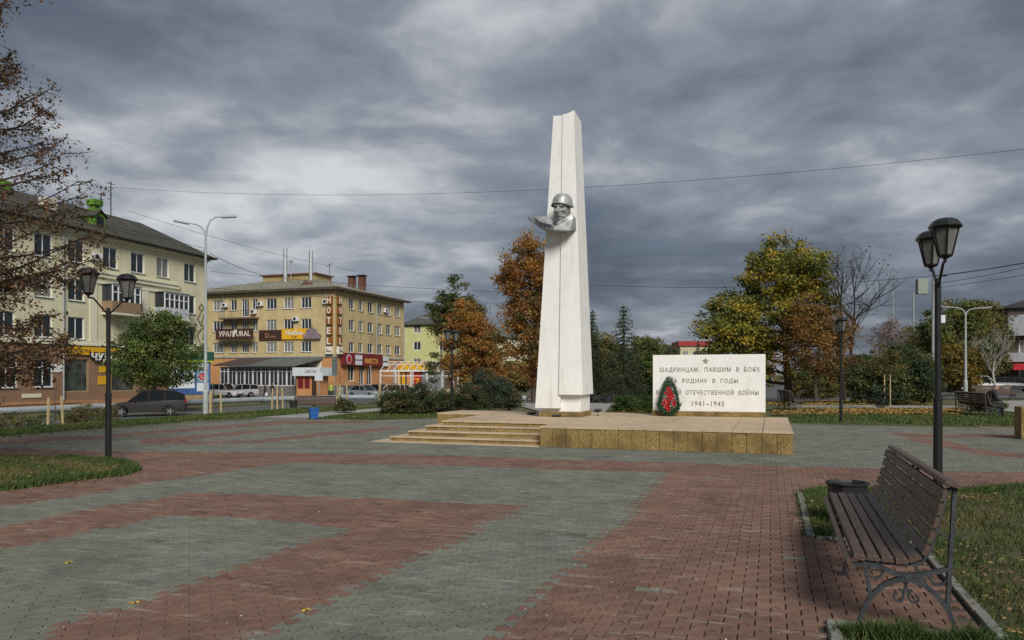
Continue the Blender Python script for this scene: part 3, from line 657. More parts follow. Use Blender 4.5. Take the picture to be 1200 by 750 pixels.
def leafquads(P, size, pal, asp=0.5, flat=None, jit=0.3):
    n = len(P); a = rng.normal(size=(n, 3)); a /= np.linalg.norm(a, axis=1)[:, None]; b = rng.normal(size=(n, 3)); b -= a*(a*b).sum(1)[:, None]; b /= np.linalg.norm(b, axis=1)[:, None]
    s = (size*rng.uniform(0.65, 1.35, n))[:, None]
    vs = np.stack([P-a*s, P-b*s*asp, P+a*s, P+b*s*asp], 1).reshape(-1, 3); f = (np.arange(n)*4)[:, None]+np.arange(4)
    c = np.array(pal)[rng.integers(0, len(pal), n)]*rng.uniform(1-jit, 1+jit, (n, 1)); return vs, f, c
vs, f, c = leafquads(P, 0.032, [(0.016, 0.06, 0.02), (0.03, 0.11, 0.04), (0.012, 0.04, 0.015), (0.06, 0.15, 0.07)], 0.22)
raw('foliage', vs, f, M_wgreen, wr, c)
k = MB(); pts = [tear(i/28, 0.84) for i in range(28)]
k.tube([(x, 0.10*z_+0.02, z_+0.02) for x, z_ in pts+pts[:1]], 0.03, 6); k.tube([(0, 0.10, 0.9), (0, 0.2, 0.0)], 0.01, 5); k.build('frame', mat('wreath_backing', (0.02, 0.04, 0.02), 0.9, 0.2, 5), wr)
def flower(x, z_, r_):
    k = MB()
    for ring, (rad, tilt, nn) in enumerate(((1.0, 0.35, 6), (0.7, 0.8, 5), (0.4, 1.2, 4))):
        for i in range(nn):
            a = 2*math.pi*i/nn+ring*0.5; d = Vector((math.cos(a), 0, math.sin(a))); s_ = Vector((-math.sin(a), 0, math.cos(a))); up = Vector((0, -1, 0))
            o_ = d*r_*rad*math.cos(tilt)+up*r_*rad*math.sin(tilt)
            k.add([Vector((0, 0, 0)), o_*0.6+s_*r_*0.42*rad, o_, o_*0.6-s_*r_*0.42*rad], [(0, 1, 2, 3)])
    o = k.build('flower', M_wred, wr); o.location = (x, 0.10*z_-0.035, z_); o.rotation_euler = (R(-6), random.uniform(0, 3), 0)
for x, z_, r_ in [(-0.02, 0.80, .055), (0.015, 0.71, .065), (-0.07, 0.66, .055), (0.06, 0.62, .07), (0.0, 0.58, .07), (0.09, 0.53, .065), (0.03, 0.48, .06), (-0.09, 0.46, .065), (-0.03, 0.40, .07), (-0.12, 0.36, .065), (0.11, 0.34, .065), (-0.05, 0.31, .06), (0.13, 0.42, .055), (-0.02, 0.24, .07), (-0.08, 0.25, .05), (0.0, 0.17, .055)]: flower(x, z_, r_)
k = MB()
for s_ in (-1, 1):
    pr = [(s_*(-0.02), -0.015+0.06, 0.60), (s_*(-0.10), 0.0, 0.50), (s_*(-0.06), -0.02, 0.38), (s_*-0.13, -0.01, 0.22)]
    k.bar(pr, 0.03, 0.004, (0.3, -1, 0.2))
for x, z_ in ((0.0, 0.12), (-0.04, 0.2), (0.04, 0.30), (0.07, 0.57), (-0.06, 0.57)):
    k.at((x, -0.03+0.1*z_, z_), 0, random.uniform(-.4, .4), random.uniform(-1, 1)).box(-0.035, 0.035, -0.002, 0.002, -0.012, 0.012)
k.build('ribbon', M_wwhite, wr)

# small floodlights on the platform
M_blk = mat('matt_black_plastic', (0.015, 0.015, 0.016), 0.55, 0.2, 10)
def floodlight(px, py, lab, rz, stand):
    x, y = G(px, py, PH); f = thing('floodlight', lab, 'floodlight', (x, y, PH), rz, 'floodlights at the obelisk foot')
    k = MB()
    if stand: k.box(-0.05, 0.05, -0.04, 0.04, 0, 0.012); k.box(-0.008, 0.008, -0.008, 0.008, 0.012, 0.12)
    else: k.box(-0.06, 0.06, -0.05, 0.05, 0, 0.015)
    k.build('bracket', M_blk, f)
    h = 0.16 if stand else 0.045; k = MB(); k.at((0, 0, h), 0, R(-25 if stand else 8)).cbox((0, 0, 0), (0.24 if not stand else 0.19, 0.16, 0.05), 0.008); hd = k.build('housing', M_blk, f)
    k = MB(); k.at((0, 0, h), 0, R(-25 if stand else 8)).cbox((0, 0, 0.028), (0.18, 0.12, 0.008)); k.build('lens', glass('lamp_lens', (0.1, 0.1, 0.1)), hd)
floodlight(623, 486, 'flat black floodlight left of the obelisk base', RZ, False); floodlight(652.5, 488.7, 'flat black floodlight in front of the obelisk base', RZ+0.2, False); floodlight(700.5, 487.3, 'black floodlight on a short stand right of the obelisk base', RZ+0.5, True)

# granite block cut by the right edge of the photograph
bx_, by_ = G(1197, 515)
k = MB(); k.cbox((0.5, 0.3, 0.42), (1.0, 0.6, 0.84), 0.01); o = k.build('granite_block', M_gran); o.location = (bx_, by_, 0); o.rotation_euler = (0, 0, RZ); tag(o, 'yellow granite block at the right edge of the square', 'block')

# ================================================================ LAMP POSTS
M_lglass = mat('frosted_lantern_glass', (0.16, 0.155, 0.145), 0.35, 0.2, 4, spec=0.5)
def lantern(parent, y, zb):
    # hexagonal lantern, wider at the top; centre (0,y), bottom zb
    L = bpy.data.objects.new('lantern', None); link(L, parent); L.location = (0, y, zb)
    n = 6; rb, rt, h = 0.082, 0.165, 0.36
    ring = lambda r_, z_: [(r_*math.cos(2*math.pi*i/n+0.52), r_*math.sin(2*math.pi*i/n+0.52), z_) for i in range(n)]
    k = MB(); k.add(ring(rb*0.97, 0.02)+ring(rt*0.97, h), [(i, (i+1) % n, n+(i+1) % n, n+i) for i in range(n)]); k.build('pane', M_lglass, L)
    k = MB()
    for a, b in zip(ring(rb, 0), ring(rt, h)): k.tube([a, b], 0.010, 4)
    for rr_, z_, w in ((rb, 0.0, 0.012), (rt+0.012, h, 0.017)):
        p_ = ring(rr_, z_); 
        for i in range(n): k.tube([p_[i], p_[(i+1) % n]], w, 4)
    k.add(ring(rb, 0.0), [tuple(range(n-1, -1, -1))]); k.tube([(0, 0, -0.07), (0, 0, 0.0)], 0.022, 6); k.lathe([(0.04, -0.03), (0.06, 0.0)], 8)
    k.build('frame', M_metal_black, L)
    k = MB(); k.lathe([(0.192, h+0.0), (0.202, h+0.015), (0.178, h+0.05), (0.15, h+0.09), (0.10, h+0.118), (0.04, h+0.13), (0.012, h+0.135)], 12); k.build('roof', M_metal_black, L)
    return L
def lamp(loc, label, sleeve=1.3, H=2.90, spread=0.45):
    L = thing('lamp_post', label, 'lamp post', loc, RZ, 'black twin-lantern park lamps')
    k = MB(); k.lathe([(0.058, -0.05), (0.056, sleeve-0.02), (0.050, sleeve), (0.041, sleeve+0.01), (0.040, H), (0.034, H+0.05), (0.012, H+0.06)], 14); k.build('pole', M_metal_black, L)
    k = MB(); k.lathe([(0.062, sleeve-0.035), (0.062, sleeve+0.005)], 14); k.build('collar', M_metal_black, L)
    for s_ in (-1, 1):
        k = MB(); k.tube([(0, s_*0.03, H-0.06), (0, s_*(spread*0.72), H+0.20), (0, s_*(spread*0.8), H+0.215), (0, s_*spread, H+0.215)], 0.018, 6); k.build('arm', M_metal_black, L)
        lantern(L, s_*spread, H+0.285)
    return L
def lp_(px, py): x, y = G(px, py); return (x, y, 0)
lamp(lp_(127, 540), 'black twin-lantern lamp post on the left grass patch')
lamp(lp_(1099, 584), 'black twin-lantern lamp post behind the large slatted bench', 1.35)
lamp(lp_(985.5, 495), 'black twin-lantern lamp post on the right grass strip')
lamp(lp_(529.5, 484), 'black twin-lantern lamp post among the dark rose bushes')

# ================================================================ BENCHES AND BINS
M_slat = mat('brown_stained_wood', (0.080, 0.050, 0.036), 0.55, 0.35, 5, bump=0.35, bscale=12, stretch=(7, 0.8, 7), stain=((0.10, 0.085, 0.075), 2.0, 0.52, 0.7, 0.6, (1, 1, 1)))
M_iron = mat('grey_black_wrought_iron', (0.050, 0.054, 0.060), 0.5, 0.35, 14, bump=0.3, bscale=60, metal=0.2)
def arc(c, r0, r1, a0, a1, n=14): return [(c[0]+(r0+(r1-r0)*i/n)*math.cos(a0+(a1-a0)*i/n), c[1]+(r0+(r1-r0)*i/n)*math.sin(a0+(a1-a0)*i/n)) for i in range(n+1)]
def bench(label, loc, rz, group='brown slatted park benches', L=2.75, frames=(-2.75, -1.40, -0.08)):
    B = thing('park_bench', label, 'bench', loc, rz, group)
    y0, y1 = -L-0.04, 0.0
    def slat(x, z_, tilt, w=0.080, th=0.042, nm='seat_slat', ya=y0, yb=y1):
        k = MB(); k.cbox((0, 0, 0), (w, yb-ya, th), 0.006); o = k.build(nm, M_slat, B); o.location = (x, (ya+yb)/2+random.uniform(-.008, .008), z_); o.rotation_euler = (random.uniform(-.003, .003), -R(tilt), random.uniform(-.002, .002))
    slat(0.035, 0.405, -62)
    for x, z_, t_ in ((0.105, 0.452, -10), (0.20, 0.456, -2), (0.295, 0.452, 0), (0.39, 0.45, 3), (0.482, 0.468, 22)): slat(x, z_, t_)
    for x, z_, t_ in ((0.553, 0.533, 60), (0.592, 0.622, 68), (0.622, 0.712, 72), (0.648, 0.800, 75), (0.672, 0.888, 76)): slat(x, z_, t_, w=0.073, th=0.042, nm='back_slat')
    slat(0.725, 0.952, -14, 0.115, 0.034, 'top_rail', y0-0.02, y1-0.16)
    for yf in frames:
        k = MB(); Fm = lambda pts: [(p[0], yf, p[1]) for p in pts]; Y = (0, 1, 0)
        k.bar(Fm([(0.10, 0.0), (0.13, 0.10), (0.19, 0.205), (0.28, 0.285), (0.37, 0.325), (0.46, 0.33), (0.55, 0.30), (0.64, 0.235), (0.71, 0.145), (0.75, 0.05), (0.765, 0.0)]), 0.042, 0.032, Y)
        k.box(0.06, 0.15, yf-0.03, yf+0.03, -0.002, 0.012); k.box(0.73, 0.81, yf-0.03, yf+0.03, -0.002, 0.012)
        k.bar(Fm([(0.185, 0.20), (0.16, 0.32), (0.145, 0.41)]), 0.04, 0.028, Y)
        k.bar(Fm([(0.70, 0.16), (0.715, 0.45), (0.735, 0.73), (0.745, 0.93)]), 0.04, 0.028, Y)
        k.bar(Fm([(0.05, 0.385), (0.12, 0.415), (0.22, 0.405), (0.36, 0.36), (0.44, 0.355), (0.56, 0.375), (0.70, 0.415)]), 0.036, 0.026, Y)
        k.bar(Fm([(0.12, 0.425), (0.30, 0.425), (0.44, 0.425), (0.53, 0.445), (0.585, 0.52), (0.63, 0.65), (0.672, 0.80), (0.70, 0.92), (0.74, 0.932)]), 0.028, 0.018, Y)
        k.bar(Fm([(0.60, 0.68), (0.725, 0.60)]), 0.02, 0.014, Y)
        for cx_, cz, r0, r1, a0, a1 in ((0.225, 0.375, 0.075, 0.018, R(160), R(470)), (0.625, 0.365, 0.075, 0.018, R(20), R(-290)),
                                        (0.365, 0.215, 0.012, 0.05, R(90), R(430)), (0.485, 0.215, 0.012, 0.05, R(90), R(-250))):
            k.bar(Fm(arc((cx_, cz), r0, r1, a0, a1, 18)), 0.022, 0.015, Y)
        k.bar(Fm([(0.41, 0.235), (0.425, 0.30), (0.40, 0.325)]), 0.022, 0.015, Y); k.bar(Fm([(0.44, 0.235), (0.425, 0.30), (0.45, 0.325)]), 0.022, 0.015, Y)
        k.build('leg_frame', M_iron, B)
    return B
main_bench = bench('large brown slatted bench with scrolled iron legs in the right foreground', (*PQ(0.113, -0.04), 0.004), RZ-R(0.8)); main_bench.scale = (0.86, 1, 1)
def bench_at(px, d, rz, label):
    x, y = (px-600)*d/F, d; b = copy_tree(main_bench); b.location = (x, y, ztf(x, y)); b.rotation_euler = (0, 0, rz); b['label'] = label; return b
bench_at(341, 49, R(90)-0.05, 'dark slatted bench seen from behind near the blue bin')
bench_at(714, 80, R(90)+0.0, 'far slatted bench in front of the spruces')
bench_at(616, 62, R(82), 'slatted bench half hidden behind the obelisk')
bench_at(944, 33.5, R(172), 'slatted bench seen end-on under the large yellow-green tree')
bench_at(1176, 29.6, R(172), 'slatted bench at far right with a person sitting on it')
bench_at(1150, 50, R(100), 'distant slatted bench behind the right grass strip')
bench_at(706, 48, R(200), 'slatted bench seen end-on just right of the obelisk')

# round black tub beyond the bench
M_tub = mat('black_tub_metal', (0.018, 0.018, 0.019), 0.5, 0.3, 9, bump=0.2, bscale=40)
tx, ty = AT(993, 600, 8.3)[:2]
tb = thing('litter_bin', 'low round black tub standing just beyond the large bench', 'bin', (tx, ty, 0), RZ)
n = 10; k = MB(); k.lathe([(0.185, 0.12), (0.205, 0.44), (0.225, 0.455), (0.225, 0.475), (0.212, 0.475), (0.20, 0.45), (0.17, 0.20)], n); k.build('tub', M_tub, tb)
for i in range(3):
    a = i*2.094; k = MB(); k.tube([(0.15*math.cos(a), 0.15*math.sin(a), 0.14), (0.19*math.cos(a), 0.19*math.sin(a), 0)], 0.012, 5); k.build('foot', M_tub, tb)
def bin_at(px, d, label, col, r_=0.2, h=0.5):
    x, y = (px-600)*d/F, d; b = thing('litter_bin', label, 'bin', (x, y, ztf(x, y)), RZ)
    k = MB(); k.lathe([(r_*0.8, 0.04), (r_, h), (r_+0.02, h), (r_+0.02, h+0.03), (r_-0.01, h+0.03), (r_*0.75, 0.1)], 4 if col[2] > 0.3 else 10); k.build('tub', mat('bin_'+('blue' if col[2] > 0.3 else 'dark'), col, 0.5, 0.2, 8), b)
    k = MB(); k.lathe([(r_*0.85, 0), (r_*0.8, 0.04)], 8); k.build('foot', M_tub, b)
bin_at(367.5, 28.3, 'small bright blue bin at the far left corner of the square', (0.012, 0.10, 0.34), 0.24, 0.40)
bin_at(344, 47.5, 'dark bin beside the bench near the blue bin', (0.02, 0.02, 0.025), 0.24, 0.6)
bin_at(712, 46, 'dark bin right of the obelisk near the far bench', (0.03, 0.032, 0.035), 0.3, 0.5)
bin_at(1151, 45, 'dark bin on the far right path', (0.025, 0.03, 0.03), 0.3, 0.5)

# ================================================================ BUILDINGS
def wall_holes(k, x0, x1, z0, z1, holes, rev=0.18):
    """front wall in the local plane y=0 with rectangular openings (xa,xb,za,zb) and reveals going inwards"""
    xs = sorted({x0, x1, *[h[0] for h in holes], *[h[1] for h in holes]}); zs = sorted({z0, z1, *[h[2] for h in holes], *[h[3] for h in holes]})
    xs = [x for x in xs if x0 <= x <= x1]; zs = [z_ for z_ in zs if z0 <= z_ <= z1]
    for i in range(len(xs)-1):
        for j in range(len(zs)-1):
            cx_, cz = (xs[i]+xs[i+1])/2, (zs[j]+zs[j+1])/2
            if any(h[0] < cx_ < h[1] and h[2] < cz < h[3] for h in holes): continue
            k.add([(xs[i], 0, zs[j]), (xs[i+1], 0, zs[j]), (xs[i+1], 0, zs[j+1]), (xs[i], 0, zs[j+1])], [(0, 1, 2, 3)])
    for a, b, c, d in holes:
        k.add([(a, 0, c), (b, 0, c), (b, 0, d), (a, 0, d), (a, rev, c), (b, rev, c), (b, rev, d), (a, rev, d)], [(0, 4, 5, 1), (1, 5, 6, 2), (2, 6, 7, 3), (3, 7, 4, 0)])
    return k
def face(root, rz=0.0, loc=(0, 0, 0)):
    """a sub-frame for one side of a building: returns function placing MBs"""
    return Matrix.Translation(loc) @ Matrix.Rotation(rz, 4, 'Z')
def window(root, Mx, a, b, c, d, depth=0.12, panes=2, fw=0.09, pane_m=None, frame_m=None, transom=0.0, sill=True, name='window', frame_n=None, fwi=None):
    k = MB(); k.M = Mx; y0, y1 = depth-0.03, depth+0.03; fi = fwi or fw*0.8
    k.box(a, b, y0, y1, c, c+fw); k.box(a, b, y0, y1, d-fw, d); k.box(a, a+fw, y0, y1, c+fw, d-fw); k.box(b-fw, b, y0, y1, c+fw, d-fw)
    for i in range(1, panes):
        x = a+(b-a)*i/panes; k.box(x-fi/2, x+fi/2, y0+0.002, y1-0.002, c+fw, d-fw)
    if transom: k.box(a+fw, b-fw, y0+0.004, y1-0.004, d-transom-fi/2, d-transom+fi/2)
    w = k.build(name, frame_m or M_white_frame, root)
    k = MB(); k.M = Mx; k.box(a+0.01, b-0.01, depth+0.005, depth+0.015, c+0.01, d-0.01); k.build('pane', pane_m or M_glass_dark, w)
    if sill: k = MB(); k.M = Mx; k.box(a-0.06, b+0.06, -0.09, depth-0.035, c-0.05, c-0.004); k.build('sill', M_galv, w)
    return w
def part(root, name, m, Mx, boxes):
    k = MB(); k.M = Mx
    for b in boxes: k.box(*b)
    return k.build(name, m, root)
def flatpart(root, name, m, verts, faces): return fixn(raw(name, verts, faces, m, root))
def pane_pick(): return M_glass_curtain if random.random() < 0.28 else M_glass_dark
def ac_unit(root, Mx, x, z_):
    k = MB(); k.M = Mx; k.box(x-0.4, x+0.4, -0.42, -0.08, z_-0.28, z_+0.28); k.box(x-0.3, x-0.25, -0.08, 0.0, z_-0.3, z_-0.25); k.box(x+0.25, x+0.3, -0.08, 0, z_-0.3, z_-0.25)
    o = k.build('air_conditioner', M_white_frame, root)
    k = MB(); k.M = Mx @ Matrix.Translation((x-0.08, -0.43, z_)) @ Matrix.Rotation(R(90), 4, 'X'); k.lathe([(0.21, -0.004), (0.21, 0.012)], 12); k.build('fan_grille', M_blk, o)
def downpipe(root, Mx, x, z0, z1):
    k = MB(); k.M = Mx; k.tube([(x, -0.14, z0), (x, -0.14, z1-0.6), (x, -0.5, z1)], 0.07, 6); k.build('downpipe', M_galv, root)

# ---------------------------------------------------------------- cream four-storey house on the left
TA = R(16.1); AX = np.array([math.sin(TA), math.cos(TA)]); AC = np.array([-30.3, 74.4])
def ka(px):                                     # distance along the facade from its far corner for a photo column
    r = (px-600)/F; return -(AC[1]*r-AC[0])/(AX[1]*r-AX[0])
def za(px, py):                                 # height on the facade at a photo pixel
    Y = AC[1]+AX[1]*ka(px); return EYE+(HZ-py)*Y/F
GZ = -0.85
def kay(px, y):
    r = (px-600)/F; p0 = AC[0]-y*math.cos(TA); p1 = AC[1]+y*math.sin(TA); return (p1*r-p0)/(AX[0]-AX[1]*r)
hA = thing('apartment_house', 'cream four-storey house with brown shop floor and dark roof at left', 'building', (AC[0], AC[1], GZ), R(90)-TA)
I4 = Matrix.Identity(4)
zA = lambda w: w-GZ
M_cream = mat('cream_plaster', (0.66, 0.62, 0.43), 0.9, 0.08, 0.8, bump=0.15, bscale=12, stain=((0.47, 0.43, 0.31), 0.5, 0.50, 0.72, 0.6, (1, 1, 0.35)))
M_creamL = mat('pale_cream_trim', (0.70, 0.67, 0.52), 0.9, 0.06, 1)
M_brownw = mat('brown_plaster', (0.27, 0.155, 0.095), 0.9, 0.1, 0.9, bump=0.15, bscale=12)
M_roofd = mat('dark_slate_sheet_roof', (0.055, 0.052, 0.036), 0.75, 0.3, 0.6, bump=0.3, bscale=6)
M_shopw = mat('shop_window_print', (0.06, 0.07, 0.06), 0.2, 0.9, 1.2, spec=0.7)
upx = [-62, -28, 6, 51, 89.5, 129.5, 161.5, 191, 222.5]
holes = []; wins = []
for px in upx:
    x = ka(px)
    for zc in (11.5, 8.45, 5.4):
        if zc < 9 and px in (129.5, 191): continue
        wins.append((x-0.78, x+0.78, zA(zc-0.88), zA(zc+0.88)))
k = MB(); wall_holes(k, -44, 0, zA(4.15), zA(13.35), wins); k.box(-44, 0, 0.19, 12.2, zA(4.15), zA(13.3)); k.add([(0, 0, zA(4.15)), (0, 12.2, zA(4.15)), (0, 12.2, zA(13.35)), (0, 0, zA(13.35))], [(0, 1, 2, 3)])
k.build('upper_wall', M_cream, hA)
for w in wins: window(hA, I4, *w, depth=0.13, panes=2, pane_m=pane_pick(), fw=0.085)
gw = [(ka(px)-0.85, ka(px)+0.85, zA(0.75), zA(2.95)) for px in (-40, 8, 51)]; sw = [(ka(90)-1.15, ka(90)+1.15, zA(0.35), zA(2.95)), (ka(145)-1.3, ka(145)+1.3, zA(0.3), zA(2.9))]
k = MB(); wall_holes(k, -44, 0, zA(-0.35), zA(4.15), gw+sw); k.box(-44, 0, 0.19, 12.2, 0, zA(4.1)); k.build('ground_floor_wall', M_brownw, hA)
for w in gw: window(hA, I4, *w, panes=2, transom=0.7, pane_m=M_glass_dark, fw=0.1)
for w in sw: window(hA, I4, *w, panes=1, pane_m=M_shopw, frame_m=mat('tan_frame', (0.35, 0.27, 0.14), 0.6, 0.1, 2), sill=False)
part(hA, 'plinth', mat('orange_plinth', (0.42, 0.22, 0.11), 0.9, 0.15, 1.5), I4, [(-44, 0.02, -0.08, 0.0, 0, zA(-0.35)), (-44, -15, -0.14, -0.081, zA(-0.5), zA(-0.28))])
part(hA, 'cornice_band', M_creamL, I4, [(-44, 0.05, -0.16, -0.002, zA(4.05), zA(4.2)), (-44, 0.05, -0.10, -0.003, zA(4.2), zA(4.42))])
x1, x2 = ka(104), ka(209)
part(hA, 'cornice_band', M_creamL, I4, [(x1, x2, -0.28, -0.004, zA(10.05), zA(10.2)), (x1, x2, -0.18, -0.005, zA(9.75), zA(10.05)), (x1+.1, x2-.1, -0.10, -0.006, zA(9.2), zA(9.35))])
part(hA, 'pilaster', M_creamL, I4, [(ka(109)-0.35, ka(109)+0.35, -0.07, -0.001, zA(4.43), zA(9.19))])
part(hA, 'pilaster', M_creamL, I4, [(ka(170)-0.35, ka(170)+0.35, -0.07, -0.001, zA(4.43), zA(9.19))])
M_bal = mat('balcony_panel', (0.50, 0.53, 0.56), 0.6, 0.15, 1.5); M_brownpan = mat('brown_balcony_panel', (0.27, 0.18, 0.11), 0.6, 0.1, 1)
for xa, xb, mm, zb in ((ka(119), ka(153), M_brownpan, 6.85), (ka(181), ka(210), M_bal, 6.85)):
    b = part(hA, 'balcony', mm, I4, [(xa, xb, -1.1, -0.02, zA(zb), zA(zb+0.95))])
    k = MB(); k.box(xa-.05, xb+.05, -1.2, -0.01, zA(zb-0.15), zA(zb-0.004)); k.build('slab', M_creamL, b)
    k = MB(); k.box(xa+.04, xb-.04, -1.05, -0.03, zA(zb+0.951), zA(zb+2.2)); k.build('glazing', M_glass_dark, b)
    k = MB()
    for i in range(6): x = xa+(xb-xa-0.1)*i/5; k.box(x, x+0.1, -1.12, -1.051, zA(zb+0.95), zA(zb+2.2))
    k.box(xa, xb, -1.115, -1.051, zA(zb+2.2), zA(zb+2.32)); k.box(xa+.1, xb-.1, -1.11, -1.052, zA(zb+1.65), zA(zb+1.73)); k.build('mullions', M_white_frame, b)
    k = MB(); k.box(xa-.05, xb+.05, -1.2, -0.01, zA(zb+2.33), zA(zb+2.42)); k.build('canopy', M_galv, b)
# roof: gently hipped, overhanging eaves
rdg = 16.7; e = 0.7
rv = [(-46, -e, zA(13.3)), (e, -e, zA(13.3)), (e, 12.9, zA(13.3)), (-46, 12.9, zA(13.3)), (-46, 6, zA(rdg)), (-2.0, 6, zA(rdg))]
flatpart(hA, 'roof', M_roofd, rv+[(x, y, zA(13.16)) for x, y, _ in rv[:4]], [(0, 1, 5, 4), (1, 2, 5), (2, 3, 4, 5), (3, 0, 4), (9, 8, 7, 6), (0, 6, 7, 1), (1, 7, 8, 2), (2, 8, 9, 3), (3, 9, 6, 0)])
part(hA, 'eaves', M_creamL, I4, [(-44, 0.25, -0.32, -0.004, zA(12.95), zA(13.15))])
k = MB(); k.tube([(-46, -e-0.06, zA(13.26)), (e, -e-0.06, zA(13.26))], 0.09, 6); k.build('gutter', M_roofd, hA)
k = MB()                                        # snow guard rail
for i in range(23): x = -44+i*2; k.tube([(x, 0.2, zA(13.7)), (x, 0.2, zA(14.25))], 0.02, 4)
for zz_ in (14.0, 14.25): k.tube([(-44, 0.2, zA(zz_)), (0, 0.2, zA(zz_))], 0.02, 4)
k.build('roof_rail', M_blk, hA)
M_lime = mat('lime_green_sheet', (0.10, 0.22, 0.018), 0.6, 0.1, 2)
for px in (117, -60):
    x = kay(px, 1.0); d_ = bpy.data.objects.new('dormer', None); link(d_, hA)
    k = MB(); k.vprism([(x-0.55, zA(14.0)), (x+0.55, zA(14.0)), (x+0.55, zA(15.0)), (x, zA(15.45)), (x-0.55, zA(15.0))], 1.0, 3.6); k.build('cheeks', M_lime, d_)
    k = MB(); k.add([(x-.75, .8, zA(14.95)), (x, .8, zA(15.55)), (x, 4, zA(15.55)), (x-.75, 4, zA(14.95)), (x+.75, .8, zA(14.95)), (x+.75, 4, zA(14.95))], [(0, 1, 2, 3), (1, 4, 5, 2)]); k.build('roof', M_roofd, d_)
    k = MB(); k.box(x-0.35, x+0.35, 0.96, 0.999, zA(14.2), zA(15.0)); k.build('window', M_blk, d_)
x = kay(111, 6); k = MB(); k.box(x-0.4, x+0.4, 5.6, 6.4, zA(16.4), zA(16.9)); k.box(x-0.3, x+0.3, 5.7, 6.3, zA(16.9), zA(17.2)); k.box(x-0.48, x+0.48, 5.5, 6.5, zA(17.2), zA(17.7)); k.build('vent_hood', M_lime, hA)
x = kay(5, 6); k = MB(); k.box(x-0.35, x+0.35, 5.6, 6.4, zA(16.4), zA(17.2)); k.build('vent_hood', M_lime, hA)
x = kay(57, 2.8); k = MB(); k.box(x-0.5, x+0.5, 2.4, 3.3, zA(14.4), zA(15.9)); k.build('chimney', mat('whitewashed_brick', (0.5, 0.46, 0.38), 0.9, 0.2, 2), hA)
for px, h in ((130, 3.2), (118.5, 1.9)):
    x = kay(px, 5.5); k = MB(); k.tube([(x, 5.5, zA(16.3)), (x, 5.5, zA(16.5+h))], 0.05, 5); k.tube([(x-0.5, 5.5, zA(16.3+h)), (x+0.5, 5.5, zA(16.3+h))], 0.03, 4); k.tube([(x-0.3, 5.5, zA(15.9+h)), (x+0.3, 5.5, zA(15.9+h))], 0.03, 4); k.build('antenna', M_blk, hA)
downpipe(hA, I4, ka(73), zA(-0.3), zA(13.2)); downpipe(hA, I4, -0.2, zA(-0.3), zA(13.2))
ac_unit(hA, I4, ka(110), zA(11.3))
# shop sign over the ground floor
M_yel = mat('yellow_sign_face', (0.72, 0.40, 0.012), 0.55, 0.05, 2)
sg = part(hA, 'shop_sign', M_yel, I4, [(ka(72), ka(140), -0.14, -0.012, zA(3.3), zA(3.95))])
text_obj('lettering', 'ПАРИКМАХЕРСКАЯ', mat('brown_print', (0.10, 0.05, 0.015), 0.7, 0.1, 2), sg, ka(86), -0.146, zA(3.64), w=3.0, h=0.28, ext=0.003)
text_obj('lettering', 'ЧУДО', mat('white_letter', (0.75, 0.75, 0.72), 0.6, 0.05, 2), sg, ka(119.5), -0.27, zA(3.12), h=0.72, w=2.6, ext=0.03, bold=0.02)
o = text_obj('lettering_outline', 'ЧУДО', M_blk, sg, ka(119.5), -0.21, zA(3.12), h=0.92, w=2.9, ext=0.02, bold=0.06)
part(hA, 'poster', M_yel, I4, [(ka(121)-0.55, ka(121)+0.55, -0.05, -0.012, zA(0.9), zA(1.6))])
part(hA, 'poster', M_yel, I4, [(ka(121)-0.45, ka(121)+0.45, -0.05, -0.012, zA(1.9), zA(2.4))])
part(hA, 'name_plate', M_white_frame, I4, [(ka(66)-0.5, ka(66)+0.5, -0.05, -0.012, zA(1.9), zA(2.6))])
part(hA, 'name_plate', M_creamL, I4, [(ka(37)-0.8, ka(37)+0.8, -0.05, -0.012, zA(0.0), zA(0.3))])
# decoration on the end of the facade
k = MB(); x = ka(234)
for pts in ([(0, 4.9), (-.5, 5.6), (.3, 6.4), (-.4, 7.2), (.1, 8.0)], [(.3, 5.2), (.6, 6.2), (.2, 7.0), (.5, 7.7)], [(-.6, 5.0), (-.9, 5.8), (-.6, 6.6)], [(.1, 8.0), (.5, 8.4), (.1, 8.7), (-.2, 8.3), (.1, 8.0)]):
    k.tube([(x+a, -0.05, zA(b)) for a, b in pts], 0.07, 4)
k.build('facade_ornament', mat('brown_relief', (0.22, 0.16, 0.10), 0.8, 0.2, 3), hA)

# hoarding of advertisements at the corner
ad0 = AC-AX*3.6; hb = thing('advertising_hoarding', 'blue and white advertising hoarding at the corner of the cream house', 'billboard', (ad0[0]-0.9, ad0[1]-1.8, GZ), R(60)-TA)
M_adb = mat('ad_blue', (0.045, 0.10, 0.27), 0.5, 0.2, 1.2); M_adw = mat('ad_white', (0.62, 0.66, 0.68), 0.5, 0.06, 1.5); M_adl = mat('ad_pale_blue', (0.24, 0.40, 0.52), 0.5, 0.4, 2.5)
M_adg = mat('ad_dark_green', (0.012, 0.07, 0.045), 0.5, 0.15, 2); M_red = mat('sign_red', (0.45, 0.012, 0.02), 0.5, 0.1, 2)
part(hb, 'board', M_adb, I4, [(-3.2, 4.4, -0.1, 0.15, 0.7, 3.75)]); part(hb, 'plinth', mat('tan_base', (0.30, 0.21, 0.11), 0.9, 0.2, 2), I4, [(-3.2, 4.4, -0.05, 0.15, 0, 0.7)])
part(hb, 'header', M_adg, I4, [(-2.2, 4.7, -0.25, 0.15, 3.95, 4.75)]); part(hb, 'header_strip', mat('ad_lime', (0.30, 0.42, 0.03), 0.5, 0.1, 2), I4, [(-2.2, 4.7, -0.22, 0.15, 3.76, 3.94)])
